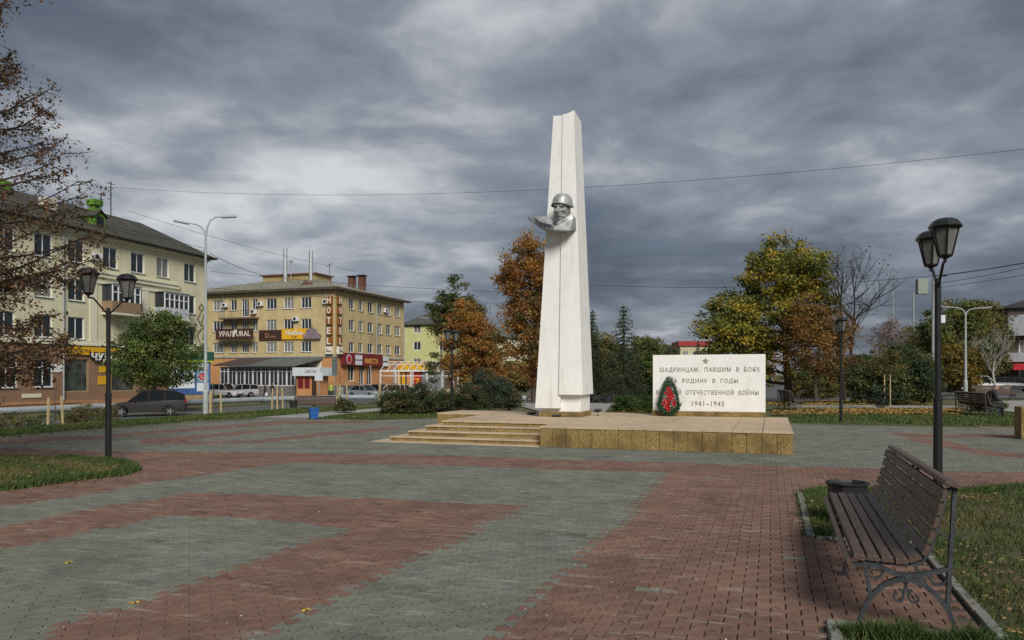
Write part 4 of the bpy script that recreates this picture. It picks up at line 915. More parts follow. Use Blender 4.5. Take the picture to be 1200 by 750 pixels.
for a, b, c, d, mm in ((-3.0, -2.2, 2.2, 3.5, M_adl), (-2.0, -0.9, 2.9, 3.5, M_adl), (-2.0, -0.9, 1.3, 2.7, M_adw), (-0.7, 0.4, 1.7, 2.9, M_adl), (-0.7, 0.4, 3.0, 3.55, M_adw), (0.6, 2.9, 1.3, 3.6, M_adw), (3.1, 4.2, 1.9, 2.9, M_adl), (3.1, 4.2, 1.0, 1.8, M_adw), (-3.0, -2.2, 1.0, 2.0, M_adw), (3.1, 4.2, 3.0, 3.6, M_adw)):
    part(hb, 'advert', mm, I4, [(a, b, -0.115, -0.101, c, d)])
text_obj('lettering', '8-2', M_adb, hb, 2.1, -0.12, 2.55, h=0.75, ext=0.004)
k = MB(); k.M = Matrix.Translation((3.65, -0.125, 2.4)) @ Matrix.Rotation(R(90), 4, 'X'); k.lathe([(0.36, -0.004), (0.36, 0.008)], 16); k.build('emblem', M_red, hb)
text_obj('lettering', 'U', M_adw, hb, 3.65, -0.14, 2.4, h=0.4, ext=0.004)

# ---------------------------------------------------------------- yellow brick hotel
HC = np.array([-22.3, 94.6]); HG = -0.95
ho = thing('hotel', 'four-storey yellow brick hotel with grey hipped roof and vertical sign', 'building', (HC[0], HC[1], HG), RZ)
zH = lambda w: w-HG
MF = I4; MS = Matrix.Rotation(R(90), 4, 'Z')     # front: x along V (negative to the left); side: x along U
def kf(px): r = (px-600)/F; return (HC[1]*r-HC[0])/(V[0]-V[1]*r)
def kfy(px, y): r = (px-600)/F; return ((HC[1]+y*U[1])*r-(HC[0]+y*U[0]))/(V[0]-V[1]*r)
def ks_(px): r = (px-600)/F; return (HC[1]*r-HC[0])/(U[0]-U[1]*r)
M_ybrick = mat('yellow_brick', (0.51, 0.405, 0.21), 0.9, 0.14, 1.0, bump=0.2, bscale=20, stain=((0.28, 0.20, 0.09), 0.35, 0.50, 0.70, 0.55, (1, 1, 0.5)))
tb_ = MATS['yellow_brick'].node_tree
FW = []
FXS = [(249.5, 261), (270, 277.3), (283, 291.5), (295.3, 302), (312, 324), (332.3, 344), (352.7, 364.7)]
ROWS = [(10.25, 11.7), (7.45, 8.9), (4.65, 6.0)]
for r_, (c, d) in enumerate(ROWS):
    for i, (a, b) in enumerate(FXS): FW.append((kf(a), kf(b), zH(c) - (0.9 if (i == 2 and r_ < 2) else 0), zH(d)))
FL, SL = -25.0, 18.8
k = MB(); wall_holes(k, FL, 0, zH(4.0), zH(12.7), FW, 0.2)
SXS = [(409, 415), (420.3, 425), (431, 437), (442.5, 448), (452.5, 458), (463, 469)]
SW = [(ks_(a), ks_(b), zH(c), zH(d)) for a, b in SXS for c, d in ROWS]
k.M = MS; wall_holes(k, 0, SL, zH(4.0), zH(12.7), SW, 0.2)
k.M = I4; k.box(FL, -0.22, 0.21, SL, 0, zH(12.65)); k.add([(FL, SL, 0), (0, SL, 0), (0, SL, zH(12.7)), (FL, SL, zH(12.7))], [(3, 2, 1, 0)])
k.build('wall', M_ybrick, ho)
for w in FW: window(ho, MF, *w, depth=0.14, panes=3 if w[1]-w[0] > 1.15 else 2, pane_m=pane_pick() if random.random() < .6 else M_glass_curtain, fw=0.09, sill=True)
for w in SW: window(ho, MS, *w, depth=0.14, panes=2, pane_m=M_glass_curtain if random.random() < 0.5 else M_glass_dark, fw=0.09)
# ground floor
M_orange = mat('salmon_orange_plaster', (0.52, 0.25, 0.10), 0.9, 0.08, 1.0); M_dgrey = mat('dark_grey_base', (0.10, 0.10, 0.098), 0.9, 0.2, 2)
GFh = [(ks_(408), ks_(415.5), zH(0.9), zH(3.3)), (ks_(421), ks_(427), zH(0.3), zH(3.4)), (ks_(430), ks_(436), zH(0.3), zH(3.4))]
k = MB(); wall_holes(k, FL, 0, 0, zH(4.0), []); k.M = MS; wall_holes(k, 0, SL, 0, zH(4.0), GFh, 0.25); k.build('ground_floor_wall', M_orange, ho)
for w in GFh: window(ho, MS, *w, depth=0.18, panes=2, fw=0.1, sill=False, name='shop_window')
part(ho, 'band', M_galv, MF, [(FL, 0.1, -0.1, -0.002, zH(3.95), zH(4.1))]); part(ho, 'band', M_galv, MS, [(0.101, SL, -0.1, -0.002, zH(3.95), zH(4.1))])
part(ho, 'plinth', M_dgrey, MF, [(FL, 0.05, -0.06, -0.001, 0, zH(0.35))]); part(ho, 'plinth', M_dgrey, MS, [(0.051, SL, -0.06, -0.001, 0, zH(0.35))])
part(ho, 'white_wall', M_creamL, MF, [(kf(350), kf(377), -0.05, -0.003, zH(0.4), zH(3.9))])
window(ho, Matrix.Translation((0, -0.17, 0)), kf(353), kf(364), zH(2.0), zH(3.4), panes=1, pane_m=glass('green_glass', (0.05, 0.10, 0.08)), sill=False)
# roof
M_roofg = mat('weathered_sheet_roof', (0.235, 0.225, 0.165), 0.75, 0.22, 0.7, bump=0.2, bscale=4, stain=((0.13, 0.085, 0.045), 0.5, 0.54, 0.70, 0.6, (1, 3, 1)))
e = 0.75; zt_ = zH(15.2); ze = zH(12.75)
a0, a1, b0, b1 = FL-e, e, -e, SL+e
rv = [(a0, b0, ze), (a1, b0, ze), (a1, b1, ze), (a0, b1, ze), (-15.5, 8.2, zt_), (-9.0, 8.2, zt_), (-9.0, 10.6, zt_), (-15.5, 10.6, zt_)]
flatpart(ho, 'roof', M_roofg, rv+[(x, y, ze-0.15) for x, y, _ in rv[:4]], [(0, 1, 5, 4), (1, 2, 6, 5), (2, 3, 7, 6), (3, 0, 4, 7), (4, 5, 6, 7), (11, 10, 9, 8), (0, 8, 9, 1), (1, 9, 10, 2), (2, 10, 11, 3), (3, 11, 8, 0)])
part(ho, 'eaves', mat('dark_eaves_board', (0.075, 0.06, 0.045), 0.8, 0.2, 2), MF, [(a0-.02, a1+.02, b0-0.05, b0-0.002, ze-0.28, ze+0.03), (a1+.002, a1+.05, b0-.05, b1+.02, ze-0.28, ze+0.03), (a0, a1, b0, -0.01, ze-0.22, ze-0.155), (0.01, a1, -0.009, b1, ze-0.22, ze-0.155)])
k = MB()                                         # standing seams of the sheet roof
def seam(p, q): k.tube([p, q], 0.04, 4)
for i in range(1, 26):
    x = a0+(a1-a0)*i/26; t = min(1, max(0, min((x-a0)/(-15.5-a0) if x < -15.5 else 1, (a1-x)/(a1+9.0) if x > -9 else 1)))
    seam((x, b0, ze+0.02), (x, b0+(8.2-b0)*t, ze+(zt_-ze)*t+0.02))
for i in range(1, 20):
    y = b0+(b1-b0)*i/20; t = min(1, max(0, min((y-b0)/(8.2-b0) if y < 8.2 else 1, (b1-y)/(b1-10.6) if y > 10.6 else 1)))
    seam((a1, y, ze+0.02), (a1+(-9.0-a1)*t, y, ze+(zt_-ze)*t+0.02))
k.build('roof_seams', M_roofg, ho)
k = MB()
for i in range(27): x = FL+i*0.96; k.tube([(x, 0.1, ze+0.2), (x, 0.1, ze+0.85)], 0.02, 4)
for i in range(20): y = 0.1+i*0.96; k.tube([(-0.1, y, ze+0.2), (-0.1, y, ze+0.85)], 0.02, 4)
for zz_ in (0.5, 0.85): k.tube([(FL, 0.1, ze+zz_), (-0.1, 0.1, ze+zz_), (-0.1, SL, ze+zz_)], 0.018, 4)
k.build('roof_rail', M_galv, ho)
part(ho, 'roof_plant_room', mat('tan_panel', (0.36, 0.27, 0.12), 0.8, 0.2, 2), MF, [(-16.5, -7.8, 7.4, 11.4, zt_-0.5, zt_+0.55)])
part(ho, 'roof_cap', mat('rusty_cap', (0.17, 0.085, 0.04), 0.8, 0.3, 2), MF, [(-16.8, -7.5, 7.1, 11.7, zt_+0.551, zt_+0.72)])
M_pipe = mat('shiny_flue', (0.55, 0.56, 0.57), 0.35, 0.1, 2, metal=0.6)
for px, z1 in ((334.3, 291), (364.3, 294)):
    d_ = 104.0; X, Y, Z = AT(px, z1, d_); q = np.array([X, Y])-HC; k = MB(); k.lathe([(0.27, 0), (0.27, Z-14.6), (0.10, Z-14.55)], 10); o = k.build('flue', M_pipe, ho); o.location = (q@V, q@U, zH(14.6))
X, Y, Z = AT(341, 306, 104.0); q = np.array([X, Y])-HC; k = MB(); k.tube([(0, 0, 0), (0, 0, Z-14.8)], 0.06, 5); k.at((0, 0, Z-14.8)).lathe([(0.05, -0.25), (0.24, -0.12), (0.26, 0.05), (0.1, 0.2)], 10); o = k.build('vent_pipe', M_pipe, ho); o.location = (q@V, q@U, zH(14.8))
M_rbrick = mat('red_chimney_brick', (0.13, 0.05, 0.032), 0.9, 0.25, 5)
for px, y1, y0 in ((412.5, 322, 333), (424.3, 321, 338)):
    X, Y, Z = AT(px, y1, 106.0); q = np.array([X, Y])-HC; c = part(ho, 'chimney', M_rbrick, I4, [(q@V-0.42, q@V+0.42, q@U-0.42, q@U+0.42, zH(13.0), zH(Z-0.4))]); Z -= 0.4
    k = MB(); k.box(q@V-0.65, q@V+0.65, q@U-0.65, q@U+0.65, zH(Z+0.12), zH(Z+0.2)); k.box(q@V-0.35, q@V+0.35, q@U-0.35, q@U+0.35, zH(Z+0.004), zH(Z+0.119)); k.build('cap', M_blk, c)
k = MB(); x = kfy(357, 1.6); k.add([(x-0.8, 1.6, zH(13.4)), (x+0.8, 1.6, zH(13.4)), (x, 1.6, zH(14.05)), (x, 3.8, zH(14.0))], [(0, 1, 2), (0, 2, 3), (1, 3, 2)]); fixn(k.build('dormer', M_rbrick, ho))
k = MB(); x = kf(372); k.tube([(x, 3, zH(13.5)), (x-0.2, 3, zH(16.2))], 0.04, 4); k.tube([(x-.5, 3, zH(15.9)), (x+.2, 3, zH(16.3))], 0.04, 4); k.build('antenna', M_blk, ho)
for px, zz_ in ((265, 11.0), (306.3, 11.0), (298.5, 10.0), (383, 11.0), (348, 8.9)): ac_unit(ho, MF, kf(px), zH(zz_))
ac_unit(ho, MS, ks_(450.5), zH(10.9))
downpipe(ho, MF, kf(263), zH(4), zH(12.6)); downpipe(ho, MF, -1.2, zH(4), zH(12.6)); downpipe(ho, MS, ks_(440), zH(4.1), zH(12.6))
b = part(ho, 'balcony', mat('rusty_balcony_slab', (0.16, 0.11, 0.07), 0.85, 0.2, 2), MF, [(kf(263), kf(303.5), -1.2, -0.002, zH(9.05), zH(9.25))])
k = MB()
for i in range(12): x = kf(263)+(kf(303.5)-kf(263))*i/11; k.tube([(x, -1.15, zH(9.25)), (x, -1.15, zH(10.1))], 0.015, 4)
k.tube([(kf(263), -1.15, zH(10.1)), (kf(303.5), -1.15, zH(10.1))], 0.02, 4); k.build('railing', M_blk, b)
# signs on the hotel
M_brsign = mat('dark_brown_sign', (0.055, 0.022, 0.016), 0.6, 0.15, 1.5); M_cw = mat('cream_letters', (0.72, 0.66, 0.55), 0.6, 0.05, 3)
s = part(ho, 'sign_board', M_brsign, MF, [(kf(261), kf(304), -1.35, -1.22, zH(6.35), zH(7.75))])
text_obj('lettering', 'УРАЛ', M_cw, s, kf(273), -1.36, zH(7.1), h=0.7, w=2.3, ext=0.01, bold=0.01); text_obj('lettering', 'URAL', M_cw, s, kf(293), -1.36, zH(7.1), h=0.7, w=2.2, ext=0.01, bold=0.01)
k = MB(); x = kf(283.2); k.vprism([(x-.35, zH(6.7)), (x-.1, zH(6.7)), (x+.15, zH(7.3)), (x+.4, zH(7.6)), (x, zH(7.65)), (x-.25, zH(7.3))], -1.37, -1.352); k.build('emblem', M_cw, s)
s = part(ho, 'sign_board', M_brsign, MF, [(kf(304.6), kf(331), -0.2, -0.01, zH(6.25), zH(7.55))])
text_obj('lettering', 'БАР\nРЕСТОРАН', mat('tan_letters', (0.45, 0.28, 0.12), 0.6, 0.05, 3), s, kf(318), -0.21, zH(6.85), w=1.6, h=0.6, ext=0.005)
s = part(ho, 'sign_board', M_yel, MF, [(kf(331.3), kf(363), -0.22, -0.01, zH(6.3), zH(7.65))])
text_obj('lettering', 'HudSon', M_adw, s, kf(346), -0.235, zH(7.15), h=0.62, w=2.5, ext=0.01, bold=0.02); text_obj('lettering', 'PUB', mat('brown_print', (0.10, 0.05, 0.015)), s, kf(346), -0.235, zH(6.58), h=0.3, ext=0.01)
M_mauve = mat('mauve_grey_crest', (0.22, 0.17, 0.19), 0.6, 0.4, 4)
k = MB(); x = kf(367); k.vprism([(x-1.2, zH(6.3)), (x+1.2, zH(6.3)), (x+1.3, zH(6.8)), (x+.9, zH(7.0)), (x+.7, zH(7.5)), (x+.25, zH(7.6)), (x, zH(8.0)), (x-.25, zH(7.6)), (x-.7, zH(7.5)), (x-.9, zH(7.0)), (x-1.3, zH(6.8))], -0.4, -0.23)
k.vprism([(x-.3, zH(6.9)), (x+.3, zH(6.9)), (x+.25, zH(7.4)), (x, zH(7.55)), (x-.25, zH(7.4))], -0.46, -0.401); k.build('crest', M_mauve, s)
# vertical letters on the corner: each letter a box sign, on both sides of the corner
M_ltorange = mat('orange_light_box', (0.26, 0.085, 0.015), 0.5, 0.2, 3)
for i, ch in enumerate('HOTEL'):
    zc = 11.15-1.29*i
    for Mx, sgn, rot in ((MF, -1, 0), (MS, 1, 0)):
        x = sgn*0.62 if Mx is MF else 0.62
        bx = part(ho, 'letter_box', M_ltorange, Mx, [(x-0.40, x+0.40, -0.42, -0.12, zH(zc-0.50), zH(zc+0.50))])
        co, fs = text_mesh(ch, h=0.85, w=0.55, ext=0.02, bold=0.02); vs = [tuple(Mx @ Vector((x+c[0], -0.45-c[2], zH(zc)+c[1]))) for c in co]; raw('letter', vs, fs, M_cw, bx)
for Mx, x in ((MF, -0.62), (MS, 0.62)):
    bx = part(ho, 'letter_box', M_cw, Mx, [(x-0.48, x+0.48, -0.5, -0.12, zH(4.35), zH(5.3))])
    k = MB(); k.M = Mx; k.box(x-0.3, x+0.3, -0.53, -0.501, zH(4.65), zH(4.78)); k.box(x-0.3, x-0.2, -0.53, -0.502, zH(4.78), zH(5.05)); k.box(x+0.2, x+0.3, -0.53, -0.502, zH(4.5), zH(4.65)); k.build('symbol', M_rbrick, bx)
# glazed veranda and awnings in front
vd = thing('veranda', 'glazed cafe veranda with grey lean-to roof in front of the hotel', 'veranda', (HC[0], HC[1], HG), RZ)
yf = -3.6; xa, xb = kfy(258, yf), kfy(346, yf)
part(vd, 'brick_base', mat('grey_brick_base', (0.16, 0.15, 0.14), 0.9, 0.25, 5), I4, [(xa, xb, yf, -0.01, 0, zH(0.35))])
part(vd, 'back_room', M_blk, I4, [(xa+.3, xb-.3, -1.6, -0.02, zH(0.351), zH(2.6))])
npn = 9
for i in range(npn):
    a, b = xa+(xb-xa)*i/npn, xa+(xb-xa)*(i+1)/npn; window(vd, Matrix.Translation((0, yf-0.02, 0)), a+0.02, b-0.02, zH(0.36), zH(2.75), depth=0.05, panes=2, transom=0.6, fw=0.09, sill=False, pane_m=M_glass_dark, name='glazing')
flatpart(vd, 'roof', mat('grey_metal_roof', (0.10, 0.115, 0.115), 0.5, 0.15, 1), [(xa+1.8, yf-0.8, zH(2.85)), (xb+0.4, yf-0.8, zH(2.85)), (xb+1.6, -0.01, zH(3.9)), (xa+3.6, -0.01, zH(3.9)), (xa+1.8, yf-0.8, zH(2.75)), (xb+0.4, yf-0.8, zH(2.75)), (xb+1.6, -0.01, zH(3.7)), (xa+3.6, -0.01, zH(3.7))], [(0, 1, 2, 3), (7, 6, 5, 4), (0, 4, 5, 1), (1, 5, 6, 2), (3, 7, 4, 0)])
flatpart(vd, 'entrance_roof', mat('brown_tile_roof', (0.075, 0.05, 0.045), 0.8, 0.2, 2), [(xa-0.8, yf-0.4, zH(3.0)), (xa+4.0, yf-0.4, zH(3.05)), (xa+5.2, -0.02, zH(4.0)), (xa+0.6, -0.02, zH(4.0)), (xa-0.8, yf-0.4, zH(2.85)), (xa+4.0, yf-0.4, zH(2.88)), (xa+5.2, -0.02, zH(3.8)), (xa+0.6, -0.02, zH(3.8))], [(0, 1, 2, 3), (7, 6, 5, 4), (0, 4, 5, 1), (1, 5, 6, 2), (3, 7, 4, 0)])
kk = thing('kiosk', 'small red and orange kiosk with a white fascia beside the veranda', 'kiosk', (HC[0], HC[1], HG), RZ)
part(kk, 'body', M_orange, I4, [(kfy(347.5, -5.5), kfy(372, -5.5), -5.5, -3.2, 0, zH(1.6))]); 
for a, b in ((349, 355.5), (357, 363)): part(kk, 'poster', mat('dark_red_poster', (0.16, 0.012, 0.015), 0.6, 0.2, 3), I4, [(kfy(a, -5.5), kfy(b, -5.5), -5.53, -5.501, zH(0.1), zH(1.45))])
part(kk, 'door', mat('dark_brown_door', (0.05, 0.025, 0.015), 0.6, 0.2, 3), I4, [(kfy(365.5, -5.5), kfy(371, -5.5), -5.53, -5.501, 0.05, zH(1.45))])
f_ = part(kk, 'fascia', M_adw, I4, [(kfy(345, -5.5), kfy(377.5, -5.5), -5.9, -3.0, zH(1.601), zH(2.6))]); text_obj('lettering', 'ЦВЕТЫ', mat('brown_print', (0.1, 0.05, 0.02)), f_, kfy(366, -5.5), -5.91, zH(2.1), h=0.4, w=1.5, ext=0.004)
# red shop sign on the hotel's right face
s = part(ho, 'sign_board', mat('maroon_sign', (0.17, 0.013, 0.02), 0.5, 0.15, 2), MS, [(ks_(398.5), ks_(445), -0.5, -0.11, zH(2.95), zH(4.55))])
Q = lambda mx, x, y, zc: mx @ Vector((x, y, zc))
def sign_text(parent, Mx, txt, m, x, y, zc, h, w=None):
    co, fs = text_mesh(txt, h=h, w=w, ext=0.008, bold=0.01); raw('lettering', [tuple(Mx @ Vector((x+c[0], y-c[2], zc+c[1]))) for c in co], fs, m, parent)
sign_text(s, MS, 'ФИЕСТА', mat('gold_letters', (0.75, 0.42, 0.10), 0.5, 0.1, 3), ks_(431.5), -0.52, zH(3.6), 0.75, 3.6)
for a, b, c, d in ((412.5, 420.5, 3.75, 4.35), (412.5, 420.5, 3.05, 3.6)): 
    k = MB(); k.M = MS; k.box(ks_(a), ks_(b), -0.53, -0.501, zH(c), zH(d)); k.build('panel', M_adw, s)
k = MB(); k.M = MS @ Matrix.Translation((ks_(405), -0.51, zH(3.75))) @ Matrix.Rotation(R(90), 4, 'X'); k.lathe([(0.62, -0.002), (0.62, 0.02)], 18); k.build('emblem', M_adw, s)
k = MB(); k.M = MS @ Matrix.Translation((ks_(405), -0.535, zH(3.75))) @ Matrix.Rotation(R(90), 4, 'X'); k.lathe([(0.5, -0.002), (0.5, 0.01)], 18); k.build('emblem_core', M_red, s)
for c, d in ((3.7, 4.3), (2.95, 3.5)): part(ho, 'sign_panel', M_adw, MS, [(ks_(446), ks_(453.5), -0.3, -0.11, zH(c), zH(d))])
st_ = thing('entrance_steps', 'dark entrance steps with railings on the side of the hotel', 'steps', (HC[0], HC[1], HG), RZ)
for i in range(5): part(st_, 'step', M_dgrey, MS, [(ks_(418)+0.3*i, ks_(440)-0.3*i, -2.6+0.35*i, -0.07, 0.18*i, 0.18*(i+1)-0.003)])
k = MB(); k.M = MS
for px in (412, 440): k.tube([(ks_(px), -2.7, 0), (ks_(px), -2.7, 1.1), (ks_(px)+.3, -0.2, 2.0)], 0.04, 5)
k.tube([(ks_(415.5), -2.4, 0), (ks_(415.5), -2.4, zH(3.0))], 0.07, 6); k.tube([(ks_(443), -2.4, 0), (ks_(443), -2.4, zH(3.0))], 0.09, 6); k.build('railing', M_galv, st_)

# ---------------------------------------------------------------- yellow and black shop right of the hotel
sx_, sy_ = AT(443, 455, 112)[:2]
sp_ = thing('striped_shop', 'low shop front striped yellow and black beside the hotel', 'shop', (sx_, sy_, -1.0), RZ)
part(sp_, 'wall', mat('dark_shop_wall', (0.12, 0.085, 0.06), 0.8, 0.2, 2), I4, [(0, 11, 0, 6, 0, 4.6)])
for i in range(6): part(sp_, 'stripe', M_yel, I4, [(0.3+i*0.75, 0.72+i*0.75, -0.08, -0.002, 0.8, 4.4)])
part(sp_, 'fascia', M_yel, I4, [(4.0, 8.2, -0.6, -0.003, 3.3, 4.6)]); part(sp_, 'panel', M_orange, I4, [(4.8, 5.7, -0.06, -0.002, 0.4, 3.2)])
rp = part(sp_, 'poster', M_red, I4, [(5.9, 7.0, -0.1, -0.004, 0.3, 3.2)]); text_obj('lettering', '7', M_yel, rp, 6.45, -0.12, 1.6, h=1.3, ext=0.01)
part(sp_, 'shutter', mat('grey_shutter', (0.20, 0.20, 0.22), 0.5, 0.1, 2), I4, [(7.3, 10.8, -0.05, -0.002, 0.2, 3.1)])
# white metal pergola frame in front
px0 = AT(446, 463, 98)
pg = thing('pergola', 'white metal pergola frame with open arched roof before the striped shop', 'pergola', (px0[0], px0[1], -0.95), RZ)
for i in range(6):
    k = MB(); k.box(i*2.2-0.07, i*2.2+0.07, -0.07, 0.07, 0, 3.1); k.build('post', M_white_frame, pg)
    k = MB(); k.box(i*2.2-0.06, i*2.2+0.06, 4.93, 5.07, 0, 3.1); k.build('post', M_white_frame, pg)
k = MB(); k.box(-0.1, 11.1, -0.08, 0.08, 3.1, 3.3); k.box(-0.1, 11.1, 4.92, 5.08, 3.1, 3.3); k.box(-.1, 11.1, -0.06, 0.06, 2.5, 2.6); k.box(-.1, 11.1, -0.05, 0.05, 0.2, 0.9); k.build('beam', M_white_frame, pg)
for i in range(12):
    x = i; k = MB(); k.tube([(x, 0, 3.3), (x, 1.0, 4.0), (x, 2.5, 4.4), (x, 4.0, 4.0), (x, 5.0, 3.3)], 0.05, 5); k.build('rafter', M_white_frame, pg)
k = MB()
for y, z_ in ((1.0, 4.05), (2.5, 4.45), (4.0, 4.05)): k.tube([(-.1, y, z_), (11.1, y, z_)], 0.04, 5)
k.build('purlin', M_white_frame, pg)

# ---------------------------------------------------------------- background houses
def simple_house(name, label, loc, rz, w, dp, h, rows, cols, wall_m, roof_m, rise, win=(1.4, 1.5), side=True, flat=False, base=0.0, floor0=1.2, pitch=3.0, side_cols=0, balc=()):
    b = thing(name, label, 'building', loc, rz); hs = []
    for r_ in range(rows):
        for c in range(cols):
            x = w*(c+0.5)/cols; z0 = floor0+pitch*r_; hs.append((x-win[0]/2, x+win[0]/2, z0, z0+win[1]))
    k = MB(); wall_holes(k, 0, w, 0, h, hs, 0.15); k.box(0, w, 0.16, dp, 0, h-0.01)
    ss = []
    if side_cols:
        k.M = Matrix.Translation((w, 0, 0)) @ MS
        for r_ in range(rows):
            for c in range(side_cols): x = dp*(c+0.5)/side_cols; z0 = floor0+pitch*r_; ss.append((x-win[0]/2, x+win[0]/2, z0, z0+win[1]))
        k.M = Matrix.Translation((w+0.01, 0, 0)) @ MS; wall_holes(k, 0, dp, 0, h, ss, 0.15)
    k.build('wall', wall_m, b)
    for q in hs: window(b, I4, *q, panes=2, fw=0.12, pane_m=pane_pick(), sill=False)
    for q in ss: window(b, Matrix.Translation((w+0.01, 0, 0)) @ MS, *q, panes=2, fw=0.12, pane_m=pane_pick(), sill=False)
    for c, r_ in balc:
        x = w*(c+0.5)/cols; z0 = floor0+pitch*r_-0.9
        q = part(b, 'balcony', M_creamL, I4, [(x-1.4, x+1.4, -1.1, -0.01, z0, z0+1.0)])
    e = 0.5
    if flat: part(b, 'roof', roof_m, I4, [(-e, w+e, -e, dp+e, h+0.002, h+rise)])
    else:
        i_ = min(dp/2, w/2-0.5); rv = [(-e, -e, h), (w+e, -e, h), (w+e, dp+e, h), (-e, dp+e, h), (i_, dp/2, h+rise), (w-i_, dp/2, h+rise)]
        flatpart(b, 'roof', roof_m, rv+[(x, y, h-0.2) for x, y, _ in rv[:4]], [(0, 1, 5, 4), (1, 2, 5), (2, 3, 4, 5), (3, 0, 4), (9, 8, 7, 6), (0, 6, 7, 1), (1, 7, 8, 2), (2, 8, 9, 3), (3, 9, 6, 0)])
    return b
M_lgreen = mat('pale_lime_plaster', (0.56, 0.55, 0.25), 0.9, 0.08, 1); M_roofdk = mat('dark_grey_green_roof', (0.075, 0.08, 0.065), 0.8, 0.15, 1)
x, y, _ = AT(474, 460, 128); simple_house('apartment_house', 'pale lime-green house half hidden behind the hotel', (x, y, -1.0), RZ, 9.5, 12, 11.4, 4, 2, M_lgreen, M_roofdk, 3.2, floor0=1.1, pitch=2.9)
x, y, _ = AT(556, 460, 165); bh = simple_house('apartment_house', 'beige balconied house seen between the two orange trees', (x, y, -1.0), RZ, 22, 12, 11.0, 4, 6, mat('beige_plaster', (0.48, 0.42, 0.27), 0.9, 0.1, 1), mat('green_grey_roof', (0.10, 0.12, 0.09), 0.8, 0.15, 1), 3.6, floor0=1.1, pitch=2.8, balc=((0, 1), (0, 2), (2, 1), (2, 2), (1, 3)))
x, y, _ = AT(797, 460, 215); simple_house('apartment_house', 'distant cream house with a red roof above the inscription wall', (x, y, -0.5), R(-3), 12, 12, 10.6, 3, 4, mat('cream_far', (0.50, 0.44, 0.28), 0.9, 0.1, 1), mat('red_roof', (0.30, 0.02, 0.025), 0.6, 0.1, 1), 1.4, flat=True, win=(1.7, 1.7), floor0=1.2, pitch=3.1)
x, y, _ = AT(1172, 460, 150); simple_house('apartment_house', 'distant white block rising above the right-hand trees', (x, y, -0.5), R(-8), 14, 12, 15.5, 5, 4, mat('white_far', (0.62, 0.60, 0.53), 0.9, 0.08, 1), M_roofdk, 0.4, flat=True)
x, y, _ = AT(1181, 460, 84); dk = simple_house('apartment_house', 'dark brick house with balconies at the right edge', (x, y, -0.05), R(-24), 14, 12, 9.4, 3, 4, mat('dark_brown_brick', (0.085, 0.065, 0.055), 0.9, 0.2, 2), mat('black_roof', (0.03, 0.03, 0.032), 0.8, 0.15, 1), 2.2, floor0=1.2, pitch=2.9)
for z0 in (3.2, 6.1): part(dk, 'balcony', mat('grey_white_balcony', (0.30, 0.31, 0.33), 0.6, 0.15, 2), I4, [(-0.2, 2.4, -1.2, -0.01, z0, z0+(2.2 if z0 > 5 else 1.0))])
part(dk, 'awning', M_red, I4, [(0.2, 3.4, -1.8, -0.02, 2.3, 3.0)])

# ================================================================ STREET THINGS
# heating pipe on low supports
hp = thing('heating_pipe', 'thick silver heating pipe running low before the houses at left', 'pipe', (0, 0, 0), 0)
M_hp = mat('silver_insulation', (0.36, 0.40, 0.42), 0.55, 0.2, 0.8, metal=0.2)
pts = [VU(-42.0, -5), VU(-42.0, 55), VU(-38, 63.5), VU(-12, 64.5)]
def dens(p, n):
    out = []
    for a, b in zip(p[:-1], p[1:]):
        for i in range(n): out.append((a[0]+(b[0]-a[0])*i/n, a[1]+(b[1]-a[1])*i/n))
    return out+[p[-1]]
k = MB(); k.tube([(x, y, ztf(x, y)+0.42) for x, y in dens(pts, 8)], 0.22, 12); k.build('pipe', M_hp, hp)
for x, y in dens(pts, 9)[::1]:
    k = MB(); k.box(x-0.12, x+0.12, y-0.12, y+0.12, ztf(x, y)-0.05, ztf(x, y)+0.22); k.build('support', M_dgrey, hp)

